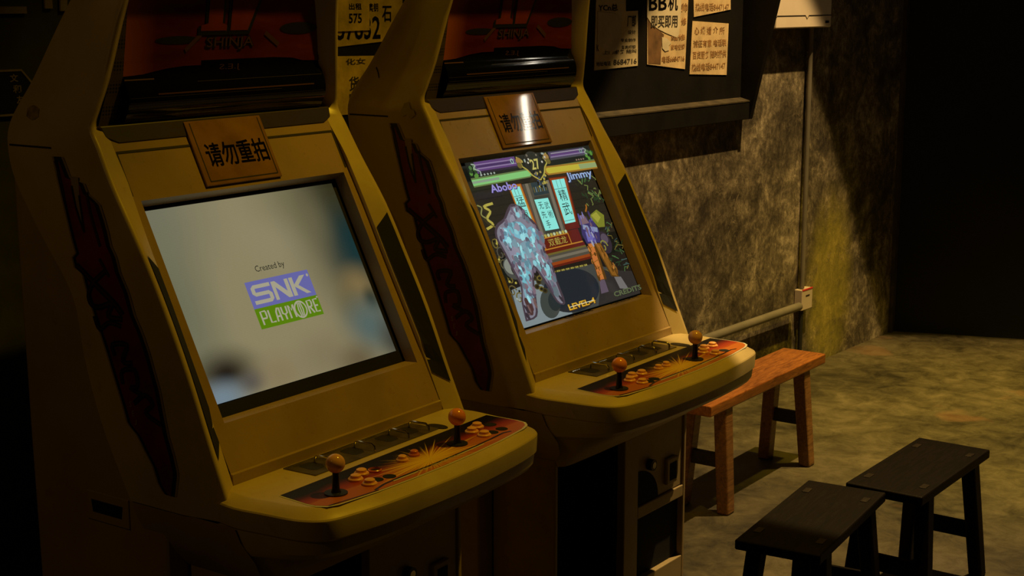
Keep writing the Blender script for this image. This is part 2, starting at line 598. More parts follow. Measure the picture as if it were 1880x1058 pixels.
#  z, front-edge x,y, crease x,y, rear x,y
ST = [(1.25, .350, .265, .372, .325, .372, .370), (1.10, .385, .315, .410, .370, .410, .473),
      (.92, .420, .352, .445, .430, .445, .577), (.85, .437, .370, .460, .460, .460, .625),
      (.805, .447, .378, .470, .478, .470, .648), (.755, .450, .350, .480, .489, .480, .648),
      (.67, .455, .302, .482, .455, .482, .625), (.54, .460, .218, .484, .390, .484, .535),
      (.40, .460, .143, .485, .320, .485, .430), (.255, .463, .072, .485, .245, .485, .400),
      (.10, .465, .008, .486, .165, .486, .350), (-.03, .467, -.048, .487, .105, .487, .285),
      (-.085, .468, -.070, .487, .075, .487, .255)]
SM = interp(ST, 4)
PLANE = lambda z: .05 + (z - .114) * .494          # y of the inclined front panel
NY, NZ = -.8966, .4429                              # its outward normal


def inner_y(z, fy):
    if z > .80:
        return fy + .045
    if z > .76:
        return PLANE(z)
    if z > .11:
        return PLANE(z) - .013 * min(1, (z - .11) / .05) * min(1, (.76 - z) / .08)
    return max(fy + .03, -.03 + (z + .05) * .4)


def at_z(z):
    for a, b in zip(SM[:-1], SM[1:]):
        if b[0] <= z <= a[0]:
            t = (z - a[0]) / (b[0] - a[0])
            return tuple(p + (q - p) * t for p, q in zip(a, b))
    return SM[0] if z > SM[0][0] else SM[-1]


def flank(y, z, off):
    """point on the left outer side of the shell"""
    s = at_z(z)
    if y < s[4]:
        t = (y - s[2]) / (s[4] - s[2])
        x = s[1] + (s[3] - s[1]) * t
    else:
        x = s[3]
    return (-(x + off), y, z + ZO)


def fp(off=0.0):
    """mapper (x, z) -> point on the inclined panel, off in front of it"""
    return lambda x, z: (x, PLANE(z) + NY * off, z + ZO + NZ * off)


OUT = [(-.470, -.012), (-.482, -.085), (-.474, -.160), (-.466, -.235), (-.455, -.275), (-.436, -.306), (-.404, -.326), (-.350, -.338),
       (-.260, -.353), (-.130, -.362), (0, -.366), (.130, -.364), (.260, -.354), (.345, -.343), (.402, -.330), (.436, -.308),
       (.456, -.275), (.466, -.232), (.472, -.160), (.478, -.085), (.468, -.012)]
OUTS = interp(OUT, 3)
DEC = [(-.398, -.153), (-.407, -.240), (-.406, -.268), (-.392, -.291), (-.365, -.303), (-.25, -.317), (-.12, -.324), (0, -.327),
       (.12, -.325), (.25, -.317), (.37, -.303), (.405, -.291), (.424, -.272), (.430, -.240), (.427, -.148)]


def build_cabinet(which):
    root = empty('arcade_cabinet')
    # --- side panels -----------------------------------------------------------------
    for sgn in (-1, 1):
        m = MB()
        rows = []
        for z, fx, fy, cx_, cy_, rx, ry in SM:
            ix = fx - .058
            iy = inner_y(z, fy)
            rows.append([(sgn * (ix - .012), ry - .01, z + ZO), (sgn * ix, iy, z + ZO), (sgn * (fx - .016), fy + .004, z + ZO), (sgn * (fx - .009), fy + .001, z + ZO), (sgn * (fx - .003), fy + .003, z + ZO), (sgn * fx, fy + .010, z + ZO),
                         (sgn * (fx + .001), fy + .020, z + ZO), (sgn * cx_, cy_, z + ZO), (sgn * rx, ry, z + ZO)])
        b = m.grid(rows, 0, True)
        m.cap(b[0]); m.cap(b[-1][::-1])
        m.build('side_panel', M['ivory'], root, smooth=50)
    # --- rear box and lower body --------------------------------------------------------
    m = MB()
    prof = [(.648, .80), (.655, .755), (.652, .40), (.648, 0), (.640, -.40), (.638, -.905), (.16, -.905), (.16, -.16), (.21, -.07), (.24, 0), (.30, .10), (.36, .25), (.39, .40), (.50, .54), (.60, .66)]
    a = [m.vert((-.466, y, z + ZO)) for y, z in prof]
    c = [m.vert((.466, y, z + ZO)) for y, z in prof]
    m.cap(a[::-1]); m.cap(c)
    for i in range(len(prof)):
        j = (i + 1) % len(prof)
        m.cap([a[i], a[j], c[j], c[i]])
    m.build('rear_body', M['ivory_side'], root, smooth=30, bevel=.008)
    # flared skirt between the shell and the base
    m = MB()
    for sg in (-1, 1):
        m = MB()
        m.grid([[(sg * x, y, z + ZO) for y in (ya, (ya + yb) / 2, yb)] for x, z, ya, yb in ((.482, -.086, -.086, .262), (.478, -.12, -.10, .25), (.462, -.17, -.13, .235), (.435, -.215, -.12, .22), (.403, -.25, -.085, .21))])
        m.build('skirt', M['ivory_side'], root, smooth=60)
    # --- head back ------------------------------------------------------------------------
    m = MB()
    rows = [[(-rx + .004, ry - .003, z + ZO), (rx - .004, ry - .003, z + ZO)] for z, fx, fy, cx_, cy_, rx, ry in SM if z >= .75]
    m.grid(rows)
    z, fx, fy, cx_, cy_, rx, ry = SM[0]
    m.face([(-rx, ry, z + ZO), (rx, ry, z + ZO), (fx, fy, z + ZO), (-fx, fy, z + ZO)])
    m.build('head_back', M['ivory_side'], root)
    # seam between head and body on the side
    m = MB()
    for q in ((.49, .648),):
        m.face([flank(.485, .757, .0015), flank(.640, .757, .0015), flank(.640, .7525, .0015), flank(.485, .7525, .0015)])
    m.build('head_seam', M['groove'], root)
    # --- marquee -------------------------------------------------------------------------
    m = MB()
    mx0, mx1 = -.335, .378
    def mqy(z):
        y = .357 + (1.10 - z) * .165
        if z < .922:
            y -= .030 * math.sin(PI * min(1, (.922 - z) / .135))
        return y
    zs = [1.25, 1.18, 1.10, 1.03, .952]
    m.grid([[(mx0, mqy(z), z + ZO), (mx1, mqy(z), z + ZO)] for z in zs], 0, uvf=lambda p: ((p[0] - mx0) / (mx1 - mx0), (p[2] - ZO - .8) / .45))
    zs = [.952 - i * .011 for i in range(15)]
    m.grid([[(mx0, mqy(z), z + ZO), (mx1, mqy(z), z + ZO)] for z in zs], 1)
    f = lambda o: (lambda x, z: (x, mqy(z) - o, z + ZO))
    # black printed band that rises in the middle is covered by red at both ends
    m.grid([[f(.0012)(x, .953) for x in (mx0, -.28, -.20, -.14, -.08)], [f(.0012)(x, .94) for x in (mx0, -.28, -.20, -.14, -.08)], [f(.0012)(x, z) for x, z in ((mx0, .921), (-.28, .923), (-.20, .935), (-.14, .9399), (-.08, .9399))]], 0, uvf=lambda p: ((p[0] - mx0) / (mx1 - mx0), 0))
    m.poly([(mx1, .9525), (.18, .9525), (.26, .948), (.30, .940), (mx1, .937)], f(.0012), 0, True)
    # dark smudges, slanted light bars, lettering
    for (cx_, cz_, rx, rz) in ((-.165, 1.005, .075, .010), (.275, 1.028, .075, .016)):
        m.poly([(cx_ + rx * math.cos(t * PI / 8), cz_ + rz * math.sin(t * PI / 8)) for t in range(16)], f(.001), 4)
    m.stroke([(-.138, .978), (-.088, 1.017)], .012, f(.0016), 2)
    m.stroke([(.145, 1.018), (.20, .985)], .012, f(.0016), 2)
    out = lambda pts, o, mi: m.poly(pts, f(o), mi)
    for grow, mi, o in ((.009, 3, .0018), (.002, 6, .0024), (0, 5, .003)):
        g = grow
        out([(-.066 - g, 1.25), (-.066 - g, 1.045 - g * .3), (-.090 - g, 1.040 - g * .3), (-.090 - g, 1.026 - g * 1.2), (.000 + g, 1.026 - g * 1.2), (.000 + g, 1.040 - g * .3), (-.016 + g, 1.045 - g * .3), (-.016 + g, 1.25)], o, mi)
        out([(.018 - g, 1.25), (.014 - g, 1.026 - g * 1.2), (.076 + g, 1.026 - g * 1.2), (.175 + g, 1.25)], o, mi)
    m.text('SHINJA', f(.0020), -.070, .974, .106, 1.012, 3, bold=.04)
    m.text('SHINJA', f(.0026), -.066, .977, .102, 1.009, 2)
    m.text('J.E.S', f(.0016), -.014, .922, .062, .940, 2, mirror=True)
    # fine printed lines across the black plastic
    for z, x0, x1, w, mi in ((.912, mx0, -.24, .003, 2), (.875, -.24, .33, .0035, 2), (.868, -.33, .2, .0012, 7), (.856, -.33, .37, .0012, 7), (.846, -.33, .1, .0016, 7), (.838, -.33, .37, .0014, 7), (.826, -.15, .30, .0025, 2), (.900, -.1, .37, .0012, 7), (.814, -.33, .36, .0016, 7)):
        m.poly([(x0, z - w / 2), (x1, z - w / 2), (x1, z + w / 2), (x0, z + w / 2)], f(.0008), mi)
    m.build('marquee', [M['marquee'], M['gloss_black'], M['mq_line'], M['black'], M['art_black'], M['mq_letter'], M['rib'], M['rib']], root, smooth=40)
    m = MB()
    m.grid([[(-at_z(z)[1] + .045, .355 + (1.10 - z) * .165, z + ZO), (mx0, .355 + (1.10 - z) * .165, z + ZO)] for z in [1.25, 1.18, 1.1, 1.0, .95, .93, .91, .89, .87, .85, .83, .81, .795]])
    m.build('speaker_strip', M['perf'], root)
    m = MB()
    m.grid([[(mx1, .355 + (1.10 - z) * .165, z + ZO), (at_z(z)[1] - .045, .355 + (1.10 - z) * .165, z + ZO)] for z in [1.25, 1.1, .95, .9, .85, .795]])
    m.build('marquee_edge', M['black'], root)
    m = MB()
    m.slab([(-.412, .806), (.412, .806), (.405, .778), (.37, .763), (-.37, .763), (-.405, .778)], lambda x, z: (x, .400 - (.8 - z) * .5, z + ZO), lambda x, z: (x, .384 - (.8 - z) * .42, z + ZO))
    m.build('marquee_sill', M['sill'], root, bevel=.003)
    # --- front panel with the screen opening ----------------------------------------------
    m = MB()
    p = fp()
    X, ox0, ox1, zt, zb = .405, -.368, .374, .628, .114
    zz = [.775, zt, zb]
    m.face([p(-X, .775), p(X, .775), p(X, zt), p(-X, zt)])
    m.face([p(-X, zt), p(ox0, zt), p(ox0, zb), p(-X, zb)])
    m.face([p(ox1, zt), p(X, zt), p(X, zb), p(ox1, zb)])
    # bevelled rim into the screen
    q = fp(-.032)
    ix0, ix1, it, ib = -.354, .366, .622, .129
    m.face([p(ox0, zt), p(ox1, zt), q(ix1, it), q(ix0, it)])
    m.face([p(ox0, zb), p(ox1, zb), q(ix1, ib), q(ix0, ib)])
    m.face([p(ox0, zt), p(ox0, zb), q(ix0, ib), q(ix0, it)])
    m.face([p(ox1, zt), p(ox1, zb), q(ix1, ib), q(ix1, it)])
    # lower panel down to the ridge and the riser to the control panel
    m.face([p(-X, zb), p(X, zb), p(X, .004), p(-X, .004)])
    m.build('front_panel', M['panel'], root)
    m = MB()
    m.slab([(-.0062, .0065), (.002, .0085), (.006, -.022), (-.0085, -.022)], lambda y, z: (-.406, y - .003, z + ZO), lambda y, z: (.406, y - .003, z + ZO))
    m.build('panel_ridge', M['panel'], root, bevel=.0012)
    m = MB()
    g = fp(.0012)
    w = .0028
    for (x0, z0, x1, z1) in ((-.389, .742, .389, .739), (-.389, .739, -.389, .64), (.389, .739, .389, .64)):
        if abs(x1 - x0) > abs(z1 - z0):
            m.poly([(x0, z0 - w), (x1, z1 - w), (x1, z1 + w), (x0, z0 + w)], g)
        else:
            m.poly([(x0 - w, z0), (x0 + w, z0), (x1 + w, z1), (x1 - w, z1)], g)
    m.build('panel_seam', M['groove'], root)
    # --- screen ---------------------------------------------------------------------------
    m = MB()
    fs = fp(-.036)
    m.face([fs(-.40, .66), fs(.40, .66), fs(.40, .09), fs(-.40, .09)])
    m.build('screen_surround', M['black'], root)
    build_screen(which, root)
    # --- speakers on both front flanks -----------------------------------------------------
    for sgn in (-1, 1):
        m = MB()
        def sp(t, z, o):
            s = at_z(z)
            ix, iy = s[1] - .058, inner_y(z, s[2])
            fx, fy = s[1] - .016, s[2] + .004
            d = Vector((iy - fy, fx - ix)).normalized()      # outward normal in plan
            return (sgn * (ix + (fx - ix) * t - d[0] * o), iy + (fy - iy) * t - d[1] * o, z + ZO)
        L = [(.10, .478 - i * .0396) for i in range(11)]
        R = [(1.0, .515 - i * .0462) for i in range(11)]
        m.grid([[sp(t, z, .0022) for t, z in L], [sp((t + t2) / 2, (z + z2) / 2, .0022) for (t, z), (t2, z2) in zip(L, R)], [sp(t, z, .0022) for t, z in R]])
        m.build('speaker_slot', M['mesh_black'], root)
    # --- notice plate ----------------------------------------------------------------------
    dx = -.012 if which == 1 else .002
    m = MB()
    m.slab([(-.137 + dx, .797), (.137 + dx, .797), (.137 + dx, .638), (-.137 + dx, .638)], fp(.001), fp(.007))
    np_ = m.build('notice_plate', M['sign'], root, bevel=.002)
    m = MB()
    g = fp(.0080)
    m.text('请勿重拍', g, -.102 + dx, .682, .116 + dx, .740, 0, bold=.012)
    m.build('lettering', M['ink_gloss'], np_)
    m = MB()
    g2 = fp(.0077)
    for a, b in (((-.120, .792), (-.120, .648)), ((-.120, .648), (.124, .648)), ((.124, .648), (.124, .792))):
        m.stroke([(a[0] + dx, a[1]), (b[0] + dx, b[1])], .0028, g2)
    m.build('border_line', M['groove'], np_)
    # --- control panel -----------------------------------------------------------------------
    m = MB()
    def ring(i, z, zb=0.0, back=0.0):
        r = []
        for x, y in OUTS:
            yy = (y + .14) * (1 - i / .22) - .14 if y < -.05 else y
            yy = yy + (-.08 - yy) * back if y < -.05 else yy
            r.append((x * (1 - i / .47), yy, z + ZO + zb * (y + .35)))
        return r
    rows = [ring(.036, -.0188), ring(.032, -.0195), ring(.008, -.0345), ring(.003, -.0375), ring(.0006, -.041), ring(0, -.045), ring(.002, -.086), ring(.005, -.089), ring(.007, -.091), ring(.007, -.096),
            ring(.010, -.118, -.08), ring(.018, -.130, -.10), ring(.034, -.140, -.10), ring(.06, -.20, 0, .45), ring(.085, -.27, 0, .85)]
    b = m.grid(rows, 0, True)
    m.cap(b[0]); m.cap(b[-1][::-1])
    cp = m.build('control_panel', M['ivory'], root, smooth=24)
    zc = -.019
    flat = lambda o: (lambda x, y: (x, y, zc + ZO + o))
    m = MB()
    rr = .0016
    m.poly([(x * 1.012, y if y > -.2 else y - .005) for x, y in DEC], flat(rr - .0006), 1)
    m.poly(DEC, flat(rr), 0, True)
    # black double line with the white printed strip near the front edge
    ln = [(-.245, -.309), (-.20, -.299), (-.14, -.297), (0, -.300), (.14, -.298), (.25, -.291), (.31, -.286), (.335, -.294)]
    m.stroke(ln, .006, flat(rr + .0006), 2)
    m.stroke([(-.17, -.3035), (-.08, -.306)], .005, flat(rr + .001), 1)
    m.stroke([(.08, -.3055), (.20, -.302)], .005, flat(rr + .001), 1)
    m.stroke([(-.39, -.294), (-.30, -.309), (-.24, -.316)], .003, flat(rr + .001), 2)
    m.text('R.E.L SINCE.TM', flat(rr + .001), -.075, -.311, .075, -.301, 1)
    m.build('control_overlay', [M['overlay'], M['white_trim'], M['ink']], root)
    # steel plate with four chrome loops
    px = .0
    plate = empty_part = None
    m = MB()
    P4 = [(-.246, -.020), (.244, -.020), (.244, -.122), (-.242, -.122)]
    m.slab(P4, flat(.0004), flat(.003))
    plate = m.build('steel_plate', M['steel'], root)
    for lx in (-.165, -.015, .122, .208):
        m = MB()
        m.tube([(lx, -.050, zc + ZO), (lx, -.050, zc + ZO + .014), (lx + .001, -.056, zc + ZO + .020), (lx + .004, -.104, zc + ZO + .020), (lx + .005, -.112, zc + ZO + .013), (lx + .005, -.113, zc + ZO)], .0034, 8)
        m.build('chrome_loop', M['chrome'], plate, smooth=40)
        m = MB()
        m.slab([(lx - .045, -.040), (lx - .012, -.040), (lx - .004, -.048), (lx - .004, -.080), (lx - .016, -.096), (lx - .045, -.096), (lx - .052, -.088), (lx - .052, -.048)], flat(.0025), flat(.0034))
        m.build('coin_slot', M['black'], plate)
        m = MB()
        m.tube([(lx - .075, -.032, zc + ZO + .003), (lx - .03, -.032, zc + ZO + .003)], .0016, 6)
        m.build('bright_edge', M['chrome'], plate)
    m = MB()
    if which == 2:
        o_ = [(.282 + .018 * math.cos(t), -.115 + .036 * math.copysign(abs(math.sin(t)) ** .7, math.sin(t))) for t in [2 * PI * k / 18 for k in range(18)]]
    else:
        o_ = [(.262 + .018 * math.cos(t), -.105 + .032 * math.sin(t)) for t in [2 * PI * k / 18 for k in range(18)]]
    m.slab(o_, flat(.0004), flat(.002))
    m.build('oval_badge', M['black'], root)
    # joysticks
    if which == 1:
        sticks = ((-.315, -.250, 'ball_pink'), (.160, -.246, 'ball_orange'))
    else:
        sticks = ((-.327, -.254, 'ball_orange'), (.125, -.256, 'ball_pink'))
    for jx, jy, bm in sticks:
        j = MB()
        j.lathe((jx, jy, zc + ZO + rr), [(.0275, 0), (.0275, .003), (.012, .004), (.009, .012), (.0075, .052)], 24)
        jo = j.build('joystick', M['black'], root, smooth=40)
        k = MB()
        R_ = .0225
        k.lathe((jx, jy, zc + ZO + .074), [(R_ * math.sin(PI * t / 12) + .0004, -R_ * math.cos(PI * t / 12)) for t in range(13)], 24)
        k.build('ball_top', M[bm], jo, smooth=60)
    # buttons
    def button(x, y, mat, r=.0185):
        b_ = MB()
        b_.lathe((x, y, zc + ZO + rr), [(r, 0), (r, .004), (r * .86, .0065), (r * .70, .0065), (r * .68, .0125), (r * .5, .0145), (r * .2, .015)], 22)
        tag(b_.build('push_button', mat, root, smooth=35))
    def hole(x, y, r=.0165, ringed=False):
        b_ = MB()
        b_.lathe((x, y, zc + ZO + rr), [(r, 0), (r, .0008)], 22)
        b_.build('button_hole', M['void'], root)
        if ringed:
            c_ = MB()
            c_.grid([[(x + q_ * math.cos(2 * PI * k / 22), y + q_ * math.sin(2 * PI * k / 22), zc + ZO + rr + h_) for k in range(22)] for q_, h_ in ((r, 0), (r * 1.02, .004), (r * .86, .006), (r * .8, .001))], 0, True)
            c_.build('button_ring', M['btn_orange'], root, smooth=40)
    if which == 1:
        for x, y in ((-.213, -.223), (-.172, -.206), (-.220, -.272), (.268, -.214), (.312, -.199), (.260, -.260)):
            button(x, y, M['btn'])
        button(-.031, -.219, M['btn'], .0155)
        button(.020, -.216, M['btn_orange'], .0145)
        hole(-.134, -.216, .017, True)
        for x, y in ((-.183, -.263), (-.147, -.272), (.354, -.213), (.298, -.259), (.338, -.261)):
            hole(x, y)
    else:
        for x, y in ((-.229, -.231), (-.182, -.210), (-.137, -.217), (-.229, -.274), (.222, -.233), (.270, -.209), (.321, -.213), (.227, -.274)):
            button(x, y, M['btn'])
        button(-.050, -.225, M['btn'], .0155)
        button(-.002, -.225, M['btn'], .0155)
        for x, y in ((-.165, -.277), (.290, -.272), (-.200, -.280)):
            hole(x, y, .017)
    # --- base ------------------------------------------------------------------------------
    m = MB()
    y0 = -.08
    zt_, z0 = -.20, -.905
    m.box(-.40, -.385, y0, .17, z0 + ZO, zt_ + ZO)        # left cheek
    m.box(.385, .40, y0, .17, z0 + ZO, zt_ + ZO)          # right cheek
    m.box(.00, .085, y0, y0 + .03, z0 + ZO, zt_ + ZO)     # stile
    m.box(.085, .385, y0, y0 + .03, -.575 + ZO, -.535 + ZO)
    m.box(-.385, .385, y0, .17, z0 + ZO, z0 + .035 + ZO)
    m.box(.085, .385, y0, y0 + .03, z0 + .035 + ZO, -.79 + ZO)
    m.box(-.385, .385, y0, .17, -.215 + ZO, zt_ + ZO)
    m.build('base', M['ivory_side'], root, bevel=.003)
    m = MB()
    m.box(-.385, .0, .10, .165, z0 + .035 + ZO, -.215 + ZO)
    m.box(-.02, 0, y0 + .03, .165, z0 + .035 + ZO, -.215 + ZO)
    m.build('open_recess', M['void'], root)  # near-black colour carries the shade inside the recess
    m = MB()
    m.box(.088, .382, y0 + .006, y0 + .024, -.533 + ZO, -.217 + ZO)
    door = m.build('coin_door', M['ivory_side'], root, bevel=.003)
    m = MB()
    m.tube([(.158, y0 + .004, -.405 + ZO), (.158, y0 - .016, -.405 + ZO)], .019, 18)
    lk = m.build('lock', M['black'], door, smooth=40)
    m = MB()
    m.tube([(.158, y0 - .016, -.405 + ZO), (.158, y0 - .0175, -.405 + ZO)], .011, 18)
    m.build('lock_barrel', M['chrome'], lk, smooth=40)
    m = MB()
    m.box(.262, .335, y0 - .008, y0 + .006, -.505 + ZO, -.415 + ZO)
    rb = m.build('reject_button', M['ivory_side'], door, bevel=.004)
    m = MB()
    m.box(.278, .322, y0 - .0095, y0 - .008, -.492 + ZO, -.432 + ZO)
    m.build('button_face', M['void'], rb)
    m = MB()
    m.box(.315, .372, y0 + .004, y0 + .006, -.245 + ZO, -.228 + ZO)
    m.build('door_slot', M['void'], door)
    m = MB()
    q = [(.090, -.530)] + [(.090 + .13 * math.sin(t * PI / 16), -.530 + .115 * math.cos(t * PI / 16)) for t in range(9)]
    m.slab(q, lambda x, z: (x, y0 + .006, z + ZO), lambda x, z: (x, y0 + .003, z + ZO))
    m.build('dark_quarter_round', M['void'], door)  # flat dark quarter-round patch on the door
    m = MB()
    m.box(.087, .383, y0 + .02, y0 + .024, -.79 + ZO, -.575 + ZO)
    m.build('lower_door', M['void'], root)
    # left cheek lower side panel, side coin tray
    m = MB()
    m.box(-.402, -.385, .15, .156, z0 + ZO, -.16 + ZO)
    m.build('side_seam', M['groove'], root)
    m = MB()
    tr = lambda o: (lambda y, z: (-.466 - o, y, z + ZO))
    m.slab([(.285, -.095), (.440, -.095), (.440, -.170), (.285, -.170)], tr(0), tr(.005))
    t = m.build('side_grip', M['ivory_side'], root, bevel=.002)
    m = MB()
    m.slab([(.305, -.116), (.420, -.116), (.415, -.148), (.310, -.148)], tr(.004), tr(.0056))
    m.build('grip_hollow', M['void'], t)
    # --- side art -----------------------------------------------------------------------------
    AL = [(.482, .752), (.471, .719), (.46, .675), (.438, .604), (.419, .541), (.404, .501), (.42, .495), (.411, .464), (.387, .461), (.376, .426), (.359, .381), (.337, .329), (.314, .276), (.292, .218), (.269, .161), (.25, .108), (.218, .085), (.194, .051), (.168, .018), (.151, -.026), (.123, -.054)]
    AR = [(.101, -.051), (.093, .01), (.106, .054), (.123, .097), (.137, .15), (.15, .203), (.167, .247), (.183, .29), (.203, .333), (.228, .376), (.247, .428), (.272, .471), (.285, .51), (.3, .532), (.311, .567), (.322, .593), (.339, .628), (.356, .64), (.373, .648), (.39, .679), (.401, .68), (.396, .647), (.385, .598), (.38, .571), (.402, .615), (.419, .668), (.442, .712), (.459, .743)]
    def art_rows(shrink, off, mi, mm):
        # fill between the left and right outlines, sampled by height
        def yat(path, z):
            best = None
            for a, b_ in zip(path[:-1], path[1:]):
                if (a[1] - z) * (b_[1] - z) <= 0 and a[1] != b_[1]:
                    t_ = (z - a[1]) / (b_[1] - a[1])
                    y_ = a[0] + (b_[0] - a[0]) * t_
                    best = y_ if best is None else (max(best, y_) if path is AL else min(best, y_))
            return best
        rows_ = []
        z_ = -.045
        while z_ < .745:
            a_, b_ = yat(AL, z_), yat(AR, z_)
            if a_ is not None and b_ is not None and a_ - b_ > 2 * shrink + .002:
                a2, b2 = a_ - shrink, b_ + shrink
                rows_.append([flank(b2 + (a2 - b2) * k / 3, z_, off) for k in range(4)])
            z_ += .012
        mm.grid(rows_, mi)
    m = MB()
    art_rows(-.006, .0010, 0, m)
    art_rows(0, .0016, 1, m)
    art_rows(.011, .0022, 2, m)
    # the notch between the two flame tips
    nt_ = [(.401, .69), (.396, .647), (.385, .598), (.377, .560), (.392, .59), (.405, .62), (.419, .668), (.425, .69)]
    m.poly(nt_, lambda y, z: flank(y, z, .0027), 0)
    m.stroke(nt_[1:4], .006, lambda y, z: flank(y, z, .003), 1)
    m.stroke(nt_[3:7], .006, lambda y, z: flank(y, z, .003), 1)
    fl = lambda y, z: flank(y, z, .0032)
    fl2 = lambda y, z: flank(y, z, .0038)
    for st_, w_ in (([(.405, .478), (.341, .438), (.284, .398), (.259, .373)], .016), ([(.312, .472), (.35, .44), (.368, .41), (.36, .388), (.33, .384), (.29, .397), (.302, .366), (.259, .362)], .014),
                    ([(.352, .36), (.335, .33), (.30, .35), (.262, .345)], .012), ([(.285, .272), (.292, .297), (.245, .302), (.258, .262), (.228, .26)], .013), ([(.262, .205), (.262, .236), (.222, .245), (.212, .208), (.235, .200), (.20, .19)], .012),
                    ([(.226, .163), (.19, .188), (.166, .168), (.186, .146), (.14, .123)], .012), ([(.471, .725), (.452, .68), (.435, .62)], .006), ([(.375, .655), (.357, .60), (.328, .53)], .008), ([(.33, .50), (.30, .46)], .008)):
        sm_ = interp(st_, 4)
        m.stroke(sm_, w_, fl, 1)
        m.stroke(sm_, w_ * .35, fl2, 3)
    for ch, y_, z_ in (('S', .241, .16), ('E', .233, .138), ('J', .226, .117)):
        m.text(ch, lambda a, b_: flank(y_ - a, z_ + b_, .0036), 0, -.007, .008, .007, 4)
    m.build('side_art', [M['art_edge'], M['art_black'], M['art_red'], M['art_dark'], M['art_text']], root)
    if which == 2:    # torn remains of a sticker, a stray mark
        m = MB()
        rs = [(.385, .80), (.40, .795), (.41, .77), (.402, .755), (.39, .762), (.375, .75), (.36, .762), (.366, .775), (.378, .78)]
        m.poly(rs, lambda y, z: flank(y + .035, z + .0, .0015), 0)
        m.build('torn_sticker', M['art_edge'], root)
        m = MB()
        m.stroke([(.555, .90), (.545, .885), (.538, .868)], .004, lambda y, z: flank(y, z, .0015))
        m.build('scratch', M['groove'], root)
    else:
        m = MB()
        m.poly([(.565 + .022 * math.cos(t * PI / 6) * (1 + .2 * (t % 2)), .835 + .018 * math.sin(t * PI / 6)) for t in range(12)], lambda y, z: flank(y, z, .0012))
        m.build('stain', M['faint_stain'], root)
    return root


M['mq_line'] = simple('marquee_copper_line', (0.10, 0.045, 0.02), 0.25, 0)
M['mq_letter'] = simple('marquee_dark_letter', (0.22, 0.035, 0.014), 0.25, 0.2)

# ------------------------------------------------------------------ lit screens
EM = {}
def E(col):
    if col not in EM:
        EM[col] = emit('lit_pixels_%d' % len(EM), col)
    return EM[col]


